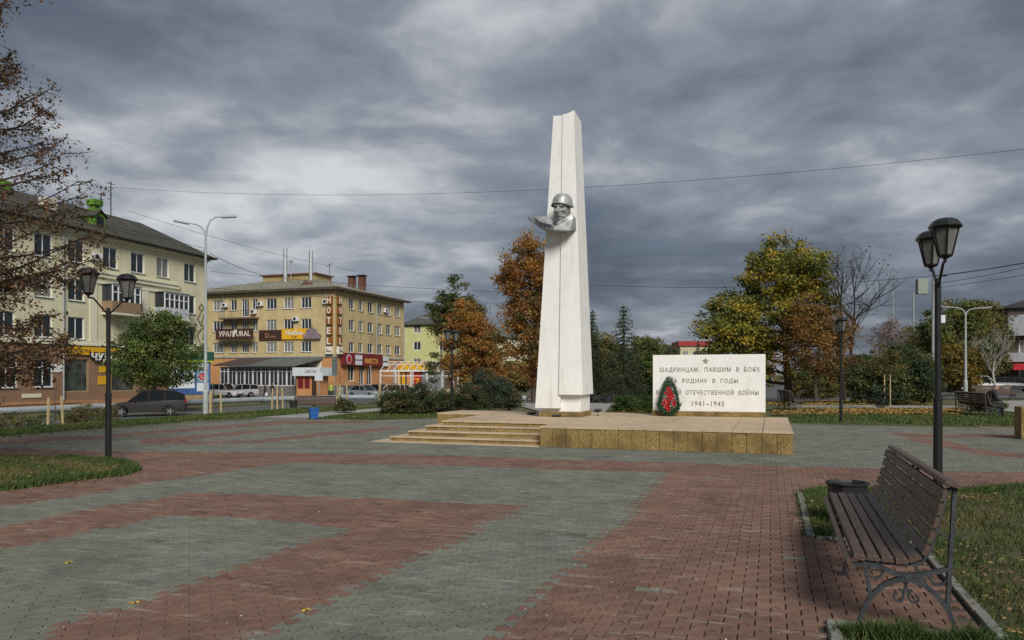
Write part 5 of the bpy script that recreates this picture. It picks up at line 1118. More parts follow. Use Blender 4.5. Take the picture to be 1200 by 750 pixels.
# ---------------------------------------------------------------- cars
M_tyre = mat('tyre_rubber', (0.014, 0.014, 0.014), 0.85, 0.2, 9); M_rim = mat('alloy_rim', (0.42, 0.42, 0.43), 0.35, 0.1, 8, metal=0.7)
M_cglass = glass('car_glass', (0.012, 0.014, 0.016), 0.12, 0.15); M_hl = mat('headlight', (0.55, 0.56, 0.58), 0.2, 0.2, 8, spec=0.8); M_tl = mat('tail_light', (0.30, 0.01, 0.01), 0.3, 0.1, 5)
def car(label, loc, rz, paint, kind='wagon', L=4.5, Wd=1.8, H=1.48):
    c = thing('parked_car', label, 'car', loc, rz, 'cars parked and waiting on the streets')
    h = L/2; w = Wd/2; wb = L*0.295; r = 0.315
    pm_ = mat('paint_'+'_'.join(str(int(x*1000)) for x in paint), paint, 0.32, 0.08, 1.0, spec=0.4, metal=0.1)
    def arch(cx_): return [(cx_+(r+0.06)*math.cos(a), 0.30+(r+0.06)*math.sin(a)) for a in [R(180-i*20) for i in range(10)]][::-1]
    # side outline, nose at -x ; counter-clockwise starting under the nose
    fr, rr_ = -wb-0.02, wb-0.05
    low = [(-h+0.12, 0.24)]+[(x, z_) for x, z_ in arch(fr)[::-1]]+[(x, z_) for x, z_ in arch(rr_)[::-1]]+[(h-0.12, 0.26)]
    if kind == 'sedan': up = [(h, 0.55), (h-0.02, 0.90), (h-0.5, 0.96), (0.05, 0.92), (-0.75, 0.90), (-1.45, 0.80), (-h+0.22, 0.66), (-h, 0.5)]
    else: up = [(h, 0.55), (h-0.04, 0.93), (h-0.25, 1.0), (0.05, 0.95), (-0.85, 0.91), (-1.5, 0.83), (-h+0.2, 0.68), (-h, 0.5)]
    poly = low+up
    def ring(y, inset):
        cx_, cz = 0, 0.58; return [(cx_+(x-cx_)*(1-inset*0.5), y, cz+(z_-cz)*(1-inset)) for x, z_ in poly]
    k = MB(); n = len(poly); rings = [ring(-w, 0.09), ring(-w+0.05, 0.02), ring(-w+0.16, 0.0), ring(w-0.16, 0.0), ring(w-0.05, 0.02), ring(w, 0.09)]
    for rg in rings: k.v += rg
    for j in range(5):
        for i in range(n): k.f.append([j*n+i, j*n+(i+1) % n, (j+1)*n+(i+1) % n, (j+1)*n+i])
    k.f += [list(range(n)), [5*n+i for i in range(n)][::-1]]; k.c = [(1, 1, 1)]*len(k.f)
    body = autosmooth(k.build('body', pm_, c), 50)
    zt2 = H
    if kind == 'sedan': gp_ = [(-0.85, 0.90), (-0.15, zt2-0.04), (0.55, zt2-0.02), (0.95, zt2-0.12), (h-0.55, 0.95)]
    elif kind == 'wagon': gp_ = [(-1.0, 0.90), (-0.22, zt2-0.05), (0.5, zt2), (1.55, zt2-0.05), (h-0.20, zt2-0.28), (h-0.10, 0.98)]
    else: gp_ = [(-0.9, 0.95), (-0.35, zt2-0.04), (0.4, zt2), (1.5, zt2-0.04), (h-0.22, zt2-0.12), (h-0.08, 0.98)]
    def cab(name, m, shrink, y0, y1, parent, zc=0.0):
        k = MB(); n = len(gp_)
        for s_ in (-1, 1):
            for x, z_ in gp_:
                t = (z_-0.92)/(zt2-0.92); yy = (w-0.07)*(1-0.09*t)+y0; k.v.append((x*shrink, s_*yy, z_+zc))
        k.f = [list(range(n)), list(range(2*n-1, n-1, -1))]+[[i, n+i, n+(i+1) % n, (i+1) % n] for i in range(n)]; k.c = [(1, 1, 1)]*len(k.f)
        return fixn(k.build(name, m, parent))
    cab('windows', M_cglass, 1.0, 0.0, 0, c)
    # roof skin and pillars
    k = MB(); i0, i1 = 1, (3 if kind == 'sedan' else 3)
    top = gp_[i0:i1+1]; vs = []
    for x, z_ in top:
        t = (z_-0.92)/(zt2-0.92); yy = (w-0.07)*(1-0.09*t)+0.012; vs += [(x, -yy, z_+0.004), (x, -yy*0.8, z_+0.03), (x, yy*0.8, z_+0.03), (x, yy, z_+0.004)]
    fs = []
    for i in range(len(top)-1):
        for j in range(3): fs.append((i*4+j, i*4+j+1, i*4+5+j, i*4+4+j))
    k.add(vs, fs)
    for s_ in (-1, 1):
        def P_(x, z_): t = (z_-0.92)/(zt2-0.92); return (x, s_*((w-0.07)*(1-0.09*t)+0.008), z_)
        segs = [(gp_[0], gp_[1]), (gp_[-2], gp_[-1]), ((0.12, 0.93), (0.16, zt2-0.01))]
        if kind != 'sedan': segs += [((1.0, 0.95), (1.05, zt2-0.03))]
        for a, b in segs: k.tube([P_(*a), P_(*b)], 0.04, 5)
        k.tube([P_(*q) for q in gp_[1:-1]], 0.03, 5)
    k.build('roof', pm_, c)
    for cx_ in (fr, rr_):
        for s_ in (-1, 1):
            wv = bpy.data.objects.new('wheel', None); link(wv, c); wv.location = (cx_, s_*(w-0.10), r); wv.rotation_euler = (R(90), 0, 0)
            k = MB(); k.lathe([(r*0.62, -0.09), (r-0.02, -0.10), (r, -0.07), (r, 0.07), (r-0.02, 0.10), (r*0.62, 0.09)], 18); k.build('tyre', M_tyre, wv)
            k = MB(); k.lathe([(r*0.64, -0.06), (r*0.64, 0.06)], 14)
            for i in range(5):
                a = i*1.2566; k.at((0, 0, 0), a).box(0.03, r*0.6, -0.025, 0.025, -0.105, 0.105)
            k.build('rim', M_rim, wv)
    for s_ in (-1, 1):
        k = MB(); k.at((-h+0.20, s_*(w-0.28), 0.66), s_*R(-25)*-1).cbox((0, 0, 0), (0.34, 0.30, 0.13), 0.03); k.build('headlight', M_hl, c)
        k = MB(); k.at((h-0.10, s_*(w-0.16), 0.88 if kind != 'sedan' else 0.78)).cbox((0, 0, 0), (0.16, 0.26, 0.26 if kind != 'sedan' else 0.16), 0.02); k.build('tail_light', M_tl, c)
        k = MB(); k.at((-0.62, s_*(w+0.06), 1.0)).cbox((0, 0, 0), (0.10, 0.16, 0.12), 0.02); k.build('mirror', pm_, c)
        k = MB(); k.box(-0.72, -0.71, s_*(w-0.012)-0.004, s_*(w-0.012)+0.004, 0.4, 0.88); k.box(0.13, 0.14, s_*(w-0.012)-0.004, s_*(w-0.012)+0.004, 0.35, 0.9); k.build('door_seam', M_blk, c)
    k = MB(); k.box(-h-0.012, -h+0.03, -0.45, 0.45, 0.32, 0.48); k.build('grille', M_blk, c)
    k = MB(); k.box(-h-0.022, -h-0.013, -0.26, 0.26, 0.46, 0.56); k.build('number_plate', M_adw, c)
    return c
def car_at(px, pybase, d, rz, label, paint, **kw):
    x = (px-600)*d/F; car(label, (x, d, ztf(x, d)+0.012), rz, paint, **kw)
car_at(172, 487, 46.0, R(24), 'dark grey-brown estate car standing in front of the green tree', (0.035, 0.032, 0.031), kind='wagon', L=4.55, H=1.58)
car_at(263, 463, 88, R(165), 'white car parked before the veranda, nearer the hoarding', (0.62, 0.62, 0.62), kind='suv', L=4.3, H=1.6)
car_at(281, 463, 89, R(28), 'silver car parked beside the white one before the veranda', (0.36, 0.37, 0.39), kind='suv', L=4.2, H=1.55)
car_at(428, 467, 86, R(152), 'silver-blue saloon parked by the hotel steps', (0.22, 0.25, 0.29), kind='sedan', L=4.5)
car_at(461, 467, 84, R(65), 'white saloon facing us beside the pergola', (0.60, 0.60, 0.55), kind='suv', L=4.3, H=1.55)
car_at(446, 462, 93, R(150), 'dark car behind the silver-blue saloon', (0.03, 0.03, 0.035), kind='sedan')
car_at(1152, 457, 72, R(150), 'white car on the road behind the far right bench', (0.60, 0.60, 0.60), kind='suv', L=4.4, H=1.6)
car_at(1140, 457, 77, R(170), 'silver car parked beyond the white car at far right', (0.30, 0.31, 0.33), kind='suv')
car_at(1187, 457, 74, R(165), 'dark car behind the sitting person at far right', (0.04, 0.045, 0.05), kind='suv')
car_at(898, 447, 120, R(80), 'small white car far down the road behind the inscription wall', (0.6, 0.6, 0.6), kind='sedan')

# ---------------------------------------------------------------- tall street lights
M_pole = mat('grey_pole_paint', (0.36, 0.39, 0.39), 0.55, 0.12, 2)
def street_light(px, d, H, sp, lab, rz=0.0, r0=0.10, rise=0.6):
    x = (px-600)*d/F; s_ = thing('street_light', lab, 'street light', (x, d, ztf(x, d)), rz, 'tall double-armed street lights')
    k = MB(); k.lathe([(r0*1.5, 0), (r0*1.5, 1.2), (r0, 1.3), (r0*0.6, H)], 12); k.build('pole', M_pole, s_)
    for g_ in (-1, 1):
        e_ = 0.55 if g_ < 0 else rise
        pts = [(0, 0, H-0.1), (g_*sp*0.08, 0, H+e_*.4), (g_*sp*0.25, 0, H+e_*.75), (g_*sp*0.55, 0, H+e_*.95), (g_*sp, 0, H+e_)]
        k = MB(); k.tube(pts, [r0*.55, r0*.5, r0*.45, r0*.4, r0*.35], 7); a = k.build('arm', M_pole, s_)
        k = MB(); k.at((g_*(sp+0.3), 0, H+e_+.02), 0, 0, -g_*R(8)).cbox((0, 0, 0), (0.7, 0.22, 0.09), 0.02); k.build('lamp_head', M_galv, a)
street_light(241, 37.0, 8.9, 0.80, 'tall grey double-armed street light at the left edge of the square', R(25), 0.085, 1.0)
street_light(517, 82, 8.3, 1.6, 'tall grey street light among the orange trees', R(10))
street_light(1131.5, 57, 6.3, 1.15, 'white double-armed street light before the right-hand trees', R(-10), 0.10, 0.45)
def plain_pole(px, d, ztop, lab, r_=0.08, m=M_galv, pybase=None):
    x = (px-600)*d/F; H = EYE+(HZ-ztop)*d/F
    k = MB(); k.lathe([(r_*1.3, 0), (r_, H*0.5), (r_*0.8, H), (0.01, H+0.02)], 8); o = k.build('utility_pole', m); o.location = (x, d, ztf(x, d)-0.02); return tag(o, lab, 'pole', 'thin grey utility poles')
plain_pole(1046.5, 95, 343, 'thin grey pole rising from the pinkish bare trees', 0.10)
plain_pole(1070.5, 78, 342, 'grey pole just left of the near right lamp post', 0.10)
plain_pole(706.5, 85, 385, 'thin pale pole among the trees right of the obelisk', 0.07)
# pole with boxes behind the near right lamp
d = 52.0; x = (1093.5-600)*d/F
up = thing('utility_pole', 'grey utility pole with equipment boxes behind the near right lamp post', 'pole', (x, d, 0), 0)
k = MB(); k.lathe([(0.12, 0), (0.085, 8.7), (0.02, 8.75)], 8); k.build('pole', M_galv, up)
k = MB(); k.cbox((-0.78, 0, 7.8), (0.70, 0.35, 1.06), 0.03); k.box(-0.8, -0.74, -0.03, 0.03, 8.33, 8.45); b_ = k.build('equipment_box', mat('grey_green_box', (0.24, 0.27, 0.22), 0.6, 0.1, 3), up)
k = MB(); k.tube([(0, 0, 8.6), (-0.45, 0, 8.1)], 0.03, 5); k.tube([(0, 0, 7.6), (-0.45, 0, 7.7)], 0.03, 5); k.build('bracket', M_galv, up)
k = MB(); k.cbox((0.62, 0, 5.55), (0.32, 0.25, 0.55), 0.02); k.box(0.05, 0.46, -0.03, 0.03, 5.6, 5.66); k.build('equipment_box', M_adw, up)
# overhead cables
M_cable = mat('cable_black', (0.02, 0.02, 0.022), 0.7, 0.1, 2)
def cable(a, b, sag, r_, lab, da, db):
    P, Q_ = Vector(AT(*a, da)), Vector(AT(*b, db)); pts = []
    for i in range(25): t = i/24; p = P.lerp(Q_, t); p.z -= sag*4*t*(1-t); pts.append(p)
    k = MB(); k.tube(pts, r_, 4); return tag(k.build('overhead_cable', M_cable), lab, 'cable', 'overhead cables')
cable((128, 219), (1260, 168), 1.6, 0.011, 'long thin cable crossing the sky behind the obelisk', 70, 40)
cable((1094, 323.5), (1290, 290), 0.15, 0.030, 'thick black cable running right from the utility pole', 52, 40)
cable((1094, 333), (1290, 292), 0.15, 0.016, 'thin lower cable running right from the utility pole', 52, 40)
cable((1094, 338), (1290, 305), 0.10, 0.014, 'lowest thin cable running right from the utility pole', 52, 40)
cable((680, 333), (1094, 323), 0.5, 0.016, 'thin cable from behind the obelisk to the utility pole', 60, 52)
cable((246, 297), (306, 322), 0.2, 0.03, 'cable from the cream house to the hotel roof', 74, 100)
cable((150, 247), (420, 318), 0.5, 0.016, 'thin cable above the roofs between house and hotel', 70, 104)
cable((246, 318), (640, 343), 0.4, 0.018, 'thin cable passing in front of the hotel windows', 74, 90)
cable((246, 337), (640, 356), 0.5, 0.018, 'lower thin cable passing in front of the hotel', 74, 90)
k = MB(); k.at(AT(1107, 323, 51), 0.2, 0, 0).cbox((0, 0, 0), (0.30, 0.12, 0.13), 0.03); tag(k.build('cable_connector', M_blk), 'black connector on the thick cable beside the near right lamp', 'connector')

# ---------------------------------------------------------------- tree stakes on the left strip
M_stake = mat('pale_timber', (0.42, 0.33, 0.17), 0.8, 0.15, 6)
def stakes(px, py, n, lab, zoff=-0.15, h=1.15, sp=0.33):
    x, y = G(px, py, zoff); s_ = thing('tree_stakes', lab, 'stakes', (x, y, ztf(x, y)), random.uniform(-.5, .5), 'timber stakes round young saplings')
    for i in range(n):
        a = i*2.094+0.4; k = MB(); k.tube([(sp*math.cos(a), sp*math.sin(a), 0), (sp*0.85*math.cos(a), sp*0.85*math.sin(a), h*random.uniform(.9, 1.1))], 0.045, 5); k.build('stake', M_stake, s_)
    k = MB(); pts = [(0, 0, 0)]
    for i in range(5): pts.append((pts[-1][0]+random.uniform(-.06, .06), pts[-1][1]+random.uniform(-.06, .06), (i+1)*0.36))
    k.tube(pts, [.02, .018, .015, .012, .009, .005], 5)
    for i in range(7):
        p = Vector(pts[2+i % 4]); a = random.uniform(0, 6.28); k.tube([p, p+Vector((0.2*math.cos(a), 0.2*math.sin(a), 0.18)), p+Vector((0.3*math.cos(a), 0.3*math.sin(a), 0.36))], [.008, .005, .003], 4)
    k.build('sapling', mat('thin_bark', (0.09, 0.07, 0.05), 0.9, 0.2, 5), s_)
stakes(62, 495, 3, 'three pale stakes round a sapling at far left'); stakes(251, 483, 3, 'three pale stakes just right of the tall left street light'); stakes(325, 479, 3, 'pale stakes left of the dark bench', h=1.3)
stakes(400, 480, 3, 'three pale stakes right of the dark bench before the hotel', h=1.2); stakes(448, 474, 3, 'pale stakes beside the white saloon', h=1.2)

# road sign seen from behind near the kiosk, and a round-shouldered grey sign at the hotel corner
def sign_post(px, d, z0, w, h, lab, m, board='board'):
    x = (px-600)*d/F; s_ = thing('street_sign', lab, 'sign', (x, d, ztf(x, d)), RZ); k = MB(); k.tube([(0, 0, 0), (0, 0, z0+h)], 0.05, 6); k.build('post', M_galv, s_)
    k = MB(); k.box(-w/2, w/2, -0.09, -0.055, z0, z0+h); k.build(board, m, s_)
sign_post(374, 85, 2.0, 1.05, 0.95, 'pale rectangular sign on a post beside the kiosk', M_adw)
sign_post(392.5, 88, 2.6, 0.7, 2.0, 'tall grey-green sign post at the hotel corner', mat('grey_green_sign', (0.12, 0.15, 0.14), 0.6, 0.15, 3))
x = (399.5-600)*80/F; k = MB(); k.cbox((0, 0, 0.9), (0.6, 0.35, 0.9), 0.03); k.box(-0.2, -0.12, -0.1, 0.1, 0, 0.45); k.box(0.12, 0.2, -0.1, 0.1, 0, 0.45); o = k.build('utility_cabinet', mat('grey_cabinet', (0.22, 0.23, 0.22), 0.6, 0.1, 2)); o.location = (x, 80, ztf(x, 80)); tag(o, 'small grey utility cabinet before the hotel corner', 'cabinet')

# ---------------------------------------------------------------- people
def person(label, loc, rz, joints, edges, rad, mats_fn, scale=1.0):
    me = bpy.data.meshes.new('person'); names = list(joints); ix = {n: i for i, n in enumerate(names)}
    me.from_pydata([tuple(Vector(joints[n])*scale) for n in names], [(ix[a], ix[b]) for a, b in edges], [])
    o = bpy.data.objects.new('person', me); COL.objects.link(o)
    m_ = o.modifiers.new('skin', 'SKIN'); m_.use_smooth_shade = True
    for i, n in enumerate(names):
        r_ = rad[n]; r_ = r_ if isinstance(r_, tuple) else (r_, r_); me.skin_vertices[0].data[i].radius = (r_[0]*scale, r_[1]*scale)
        me.skin_vertices[0].data[i].use_root = (n == 'pelvis')
    s_ = o.modifiers.new('sub', 'SUBSURF'); s_.levels = 2; s_.render_levels = 2
    bpy.context.view_layer.update()
    m2 = bpy.data.meshes.new_from_object(o.evaluated_get(bpy.context.evaluated_depsgraph_get()))
    bpy.data.objects.remove(o); o = bpy.data.objects.new('person', m2); link(o)
    ms = mats_fn('materials'); m2.materials.clear()
    for m in ms: m2.materials.append(m)
    for p in m2.polygons: p.material_index = mats_fn(Vector(p.center)/scale); p.use_smooth = True
    o.location = loc; o.rotation_euler = (0, 0, rz); return tag(o, label, 'person', 'people in the distance')
M_skin = mat('skin', (0.42, 0.25, 0.18), 0.6, 0.1, 5); M_hair = mat('dark_hair', (0.015, 0.012, 0.01), 0.7, 0.2, 10)
def outfit(jacket, trouser, zw, zn, zh, seated=False):
    mj = mat('jacket_%d_%d' % (int(jacket[0]*999), int(jacket[1]*999)), jacket, 0.85, 0.25, 6); mt = mat('trousers_%d' % int(trouser[0]*999), trouser, 0.85, 0.25, 6)
    def f(c):
        if c == 'materials': return [mj, mt, M_skin, M_hair]
        if c.z > zh or (c.z > zn and c.y > 0.04): return 3
        if c.z > zn: return 2
        if seated: return 0 if (c.z > zw and c.y > -0.36) else 1
        return 0 if c.z > zw else 1
    return f
stand = {'pelvis': (0, 0, .95), 'waist': (0, 0, 1.12), 'chest': (0, 0, 1.36), 'neck': (0, 0, 1.50), 'head0': (0, -.02, 1.57), 'head': (0, -.03, 1.66), 'head2': (0, -.02, 1.73)}
srad = {'pelvis': (.15, .11), 'waist': (.14, .10), 'chest': (.17, .11), 'neck': .055, 'head0': .065, 'head': (.085, .10), 'head2': .06}
sedge = [('pelvis', 'waist'), ('waist', 'chest'), ('chest', 'neck'), ('neck', 'head0'), ('head0', 'head'), ('head', 'head2')]
for s_, n in ((-1, 'l'), (1, 'r')):
    st_ = 0.16*s_
    stand.update({n+'sh': (s_*.17, 0, 1.42), n+'el': (s_*.25, .02, 1.15), n+'wr': (s_*.25, -.08, .92), n+'ha': (s_*.25, -.11, .83), n+'hip': (s_*.09, 0, .90), n+'kn': (s_*.10, -st_*.5, .50), n+'an': (s_*.10, -st_+0.03, .09), n+'toe': (s_*.11, -st_-.12, .04)})
    srad.update({n+'sh': .065, n+'el': .05, n+'wr': .036, n+'ha': (.045, .025), n+'hip': .10, n+'kn': .068, n+'an': .048, n+'toe': .038})
    sedge += [('chest', n+'sh'), (n+'sh', n+'el'), (n+'el', n+'wr'), (n+'wr', n+'ha'), ('pelvis', n+'hip'), (n+'hip', n+'kn'), (n+'kn', n+'an'), (n+'an', n+'toe')]
def st_person(px, d, rz, lab, jac, tro):
    x = (px-600)*d/F; person(lab, (x, d, ztf(x, d)+0.02), rz, stand, sedge, srad, outfit(jac, tro, 0.82, 1.52, 1.70))
st_person(310.5, 80, R(100), 'person in dark clothes carrying a bag past the veranda', (0.018, 0.018, 0.022), (0.02, 0.02, 0.025))
st_person(319, 83, R(150), 'second dark-clothed person walking by the veranda', (0.03, 0.025, 0.03), (0.02, 0.02, 0.025))
st_person(388, 86, R(20), 'person in a yellow-green jacket at the hotel corner', (0.35, 0.42, 0.06), (0.05, 0.06, 0.05))
st_person(764, 62, R(10), 'dark-clothed person at the left edge of the inscription wall', (0.02, 0.022, 0.03), (0.015, 0.015, 0.02))
x = (311.5-600)*79.7/F; k = MB(); k.prism([(-.12, -.05), (.12, -.05), (.12, .05), (-.12, .05)], 0.36, 0.68); k.tube([(-.07, 0, .68), (0, 0, .86), (.07, 0, .68)], 0.01, 4); o = k.build('shopping_bag', M_adw); o.location = (x+0.05, 79.75, ztf(x, 79.7)+0.02); tag(o, 'white bag carried by the dark-clothed person near the veranda', 'bag')
sit = {'pelvis': (0, 0, .55), 'waist': (0, -.06, .72), 'chest': (0, -.18, .94), 'neck': (0, -.27, 1.07), 'head0': (0, -.30, 1.12), 'head': (0, -.35, 1.20), 'head2': (0, -.36, 1.28)}
trad = {'pelvis': (.17, .13), 'waist': (.165, .13), 'chest': (.19, .13), 'neck': .06, 'head0': .07, 'head': (.09, .105), 'head2': .065}
tedge = sedge[:6]
for s_, n in ((-1, 'l'), (1, 'r')):
    sit.update({n+'sh': (s_*.20, -.17, 1.0), n+'el': (s_*.25, -.22, .72), n+'wr': (s_*.14, -.42, .66), n+'ha': (s_*.08, -.50, .66), n+'hip': (s_*.10, -.05, .53), n+'kn': (s_*.13, -.50, .53), n+'an': (s_*.13, -.50, .10), n+'toe': (s_*.14, -.64, .05)})
    trad.update({n+'sh': .075, n+'el': .06, n+'wr': .042, n+'ha': (.045, .03), n+'hip': .11, n+'kn': .075, n+'an': .052, n+'toe': .04})
    tedge = tedge+[('chest', n+'sh'), (n+'sh', n+'el'), (n+'el', n+'wr'), (n+'wr', n+'ha'), ('pelvis', n+'hip'), (n+'hip', n+'kn'), (n+'kn', n+'an'), (n+'an', n+'toe')]
SITB = [o for o in bpy.data.objects if o.get('label', '').startswith('slatted bench at far right')][0]
px_, py_ = SITB.location.x, SITB.location.y; a = SITB.rotation_euler[2]
off = Matrix.Rotation(a, 2) @ Vector((0.36, -0.5))
person('person in dark clothes leaning forward on the far right bench', (px_+off.x, py_+off.y, -0.02), a-R(90), sit, tedge, trad, outfit((0.012, 0.012, 0.015), (0.015, 0.017, 0.022), 0.50, 1.11, 1.24, True))

# ================================================================ TREES AND SHRUBS
M_leaf = mat('autumn_foliage', rough=0.65, var=0.12, scale=2, attr=True, trans=0.30)
M_bark = mat('grey_brown_bark', (0.075, 0.058, 0.042), 0.95, 0.3, 6, bump=0.5, bscale=14, stretch=(3, 3, 0.6))
M_birch = mat('white_birch_bark', (0.36, 0.34, 0.31), 0.85, 0.3, 5, stain=((0.03, 0.03, 0.03), 5, 0.58, 0.66, 0.9, (0.6, 0.6, 3)))
def fastleaves(P, size, col, asp=0.62):
    n = len(P); a = rng.normal(size=(n, 3)); a[:, 2] *= 0.7; a /= np.linalg.norm(a, axis=1)[:, None]
    b = rng.normal(size=(n, 3)); b -= a*(a*b).sum(1)[:, None]; b /= np.linalg.norm(b, axis=1)[:, None]
    nn = np.cross(a, b); s = (size*rng.uniform(0.6, 1.4, n))[:, None]
    vs = np.stack([P-a*s, P-b*s*asp+nn*s*0.2, P+a*s, P+b*s*asp+nn*s*0.2], 1).reshape(-1, 3)
    b_ = (np.arange(n)*4)[:, None]; f = np.concatenate([b_+np.array([0, 1, 2]), b_+np.array([0, 2, 3])])
    return vs, f, np.tile(col, (2, 1))
def limb(k, p, q, r0, r1, sagk=0.12, n=5, seg=5):
    p, q = Vector(p), Vector(q); pts = []; L = (q-p).length; wob = Vector((random.uniform(-1, 1), random.uniform(-1, 1), 0))*0.06*L
    for i in range(n+1):
        t = i/n; c = p.lerp(q, t)+wob*math.sin(math.pi*t); c.z += -sagk*L*math.sin(math.pi*t)*0.6; pts.append(c)
    k.tube(pts, [r0+(r1-r0)*i/n for i in range(n+1)], seg, cap=False); return pts
def tree(name, label, loc, H, ells, ncl, per, clr, size, pal, tr=0.16, bark=None, group=None, trunk_to=None, cat='tree', holes=0.0, rz=0.0, seed=None, hang=0.0, sparse_top=0.0):
    """ells: crown ellipsoids (cx,cy,cz,rx,ry,rz,weight) in local metres"""
    per, size, clr = per*1.7, size*0.76, clr*0.82
    T = thing(name, label, cat, loc, rz, group); E = np.array(ells, float); pal = np.array(pal)
    w = E[:, 6]/E[:, 6].sum(); cen_ = []; cc = []; par = []
    for i in range(ncl):
        e = E[rng.choice(len(E), p=w)]; d = rng.normal(size=3); d /= np.linalg.norm(d); rad = (0.30+0.70*rng.random()**0.55)*(1+0.10*math.sin(5*d[0]+3*d[2])+rng.normal(0, 0.06))
        cen_.append(e[:3]+d*e[3:6]*rad); t = int(np.clip(rng.integers(0, len(pal))+rng.normal(0, 0.3), 0, len(pal)-1)); cc.append(pal[t]*rng.uniform(0.8, 1.2)); par.append(e[:3])
    cen_ = np.array(cen_); cc = np.array(cc)
    P = []; C = []
    for c, col in zip(cen_, cc):
        m = int(per*rng.uniform(0.5, 1.5)); r_ = clr*rng.uniform(0.6, 1.35); g = rng.normal(size=(m, 3))*np.array([r_, r_, r_*0.62])*0.62
        if hang: g[:, 2] = -np.abs(g[:, 2])*hang*2.2+0.2*r_
        P.append(c+g); C.append(col*rng.uniform(0.72, 1.28, (m, 1))*(1+rng.normal(0, 0.06, (m, 3))))
    P = np.vstack(P); C = np.clip(np.vstack(C), 0.003, 0.8); ok = P[:, 2] > 0.1; P, C = P[ok], C[ok]
    vs, f, c = fastleaves(P, size, C)
    raw('crown', vs, f, M_leaf, T, c)
    k = MB(); top = trunk_to or tuple(E[:, :3].mean(0)); pts = limb(k, (0, 0, -0.15), (top[0]*0.35, top[1]*0.35, top[2]*0.62), tr*1.15, tr*0.75, 0, 6, 8)
    p2 = limb(k, pts[-1], (top[0], top[1], min(H*0.93, top[2]+E[:, 5].max()*0.6)), tr*0.72, tr*0.12, 0, 6, 7)
    allp = pts[2:]+p2
    for i in rng.choice(len(cen_), min(len(cen_), 34), replace=False):
        c = Vector(cen_[i]); cand = [q for q in allp if q.z < c.z-0.02*H] or allp[:1]
        q = min(cand, key=lambda q: (q-c).length+0.4*abs(q.z-(c.z-0.35*(c-q).length)))
        L = (c-q).length; limb(k, q, c, min(tr*0.42, 0.02+0.022*L), 0.008, 0.10, 4, 4)
    k.build('trunk', bark or M_bark, T, smooth=True); return T
def tpos(px, d): x = (px-600)*d/F; return (x, d, ztf(x, d))
def hgt(py, px, d): x = (px-600)*d/F; return EYE+(HZ-py)*d/F-ztf(x, d)
YG = [(0.075, 0.085, 0.012), (0.13, 0.13, 0.018), (0.19, 0.165, 0.02), (0.25, 0.18, 0.022), (0.10, 0.10, 0.014), (0.05, 0.062, 0.012)]
OR = [(0.23, 0.105, 0.022), (0.19, 0.08, 0.018), (0.27, 0.14, 0.03), (0.14, 0.065, 0.018), (0.21, 0.12, 0.025), (0.10, 0.07, 0.02)]
GR = [(0.032, 0.048, 0.012), (0.045, 0.066, 0.014), (0.06, 0.082, 0.018), (0.085, 0.095, 0.02), (0.03, 0.042, 0.012)]
DG = [(0.022, 0.034, 0.012), (0.032, 0.045, 0.014), (0.045, 0.055, 0.018), (0.06, 0.06, 0.02)]
BR = [(0.14, 0.065, 0.022), (0.10, 0.05, 0.02), (0.17, 0.09, 0.03), (0.08, 0.06, 0.02)]
OL = [(0.05, 0.055, 0.015), (0.07, 0.068, 0.018), (0.09, 0.08, 0.02), (0.12, 0.085, 0.02), (0.04, 0.045, 0.014)]
def br(p, k): return [tuple(c*k for c in q) for q in p]
YG, OR, GR, DG, BR, OL = br(YG, 1.75)+[(0.30, 0.25, 0.03)], br(OR, 1.55), br(GR, 2.1), br(DG, 2.3), br(BR, 1.6), br(OL, 2.0)
# green tree before the cream house
d = 50; s = F/d
tree('maple_tree', 'dense green tree in front of the cream house, behind the dark car', tpos(186, d), 7.5, [(0, 0, 3.6, 3.0, 2.6, 2.3, 5), (0.4, 0, 5.4, 1.7, 1.6, 1.5, 2), (-1.2, 0.3, 4.4, 1.6, 1.4, 1.4, 1.5), (-0.7, 0, 5.6, .9, .9, 1.1, .7)], 260, 60, 0.55, 0.105, GR, 0.16)
# birch and orange tree beside it
d = 72
tree('birch_tree', 'tall green birch rising behind the orange tree left of the obelisk', tpos(534, d+6), hgt(322, 534, d+6), [(0, 0, 9.6, 2.2, 2.0, 3.3, 4), (-1.9, 0, 8.6, 1.3, 1.2, 2.2, 1.4), (1.9, 0, 9.0, 1.2, 1.1, 2.0, 1.4), (-2.2, 0, 3.6, 0.9, 0.9, 1.9, .6)], 170, 55, 0.62, 0.14, [(0.075, 0.095, 0.025), (0.10, 0.12, 0.03), (0.13, 0.125, 0.035), (0.06, 0.075, 0.02)], 0.14, M_birch, hang=0.9)
tree('linden_tree', 'orange-brown tree in front of the birch left of the obelisk', tpos(552, d-6), hgt(346, 552, d-6), [(0, 0, 4.6, 2.7, 2.4, 3.6, 5), (-0.6, 0, 7.2, 1.4, 1.3, 1.6, 1.2), (1.5, 0, 3.4, 1.6, 1.6, 2.4, 1.6)], 330, 55, 0.55, 0.12, OR, 0.2)
# large orange tree behind the obelisk
d = 45
tree('linden_tree', 'tall orange tree directly behind the obelisk', tpos(627, d), hgt(262, 627, d), [(0.1, 0, 4.0, 2.4, 2.2, 2.8, 5), (-0.1, 0, 7.6, 1.65, 1.5, 2.6, 3), (-1.5, 0, 7.2, 0.9, 0.9, 1.3, .9), (0.9, 0, 6.0, 1.4, 1.3, 1.6, 1)], 330, 60, 0.46, 0.095, OR+[(0.12, 0.10, 0.02)], 0.2)
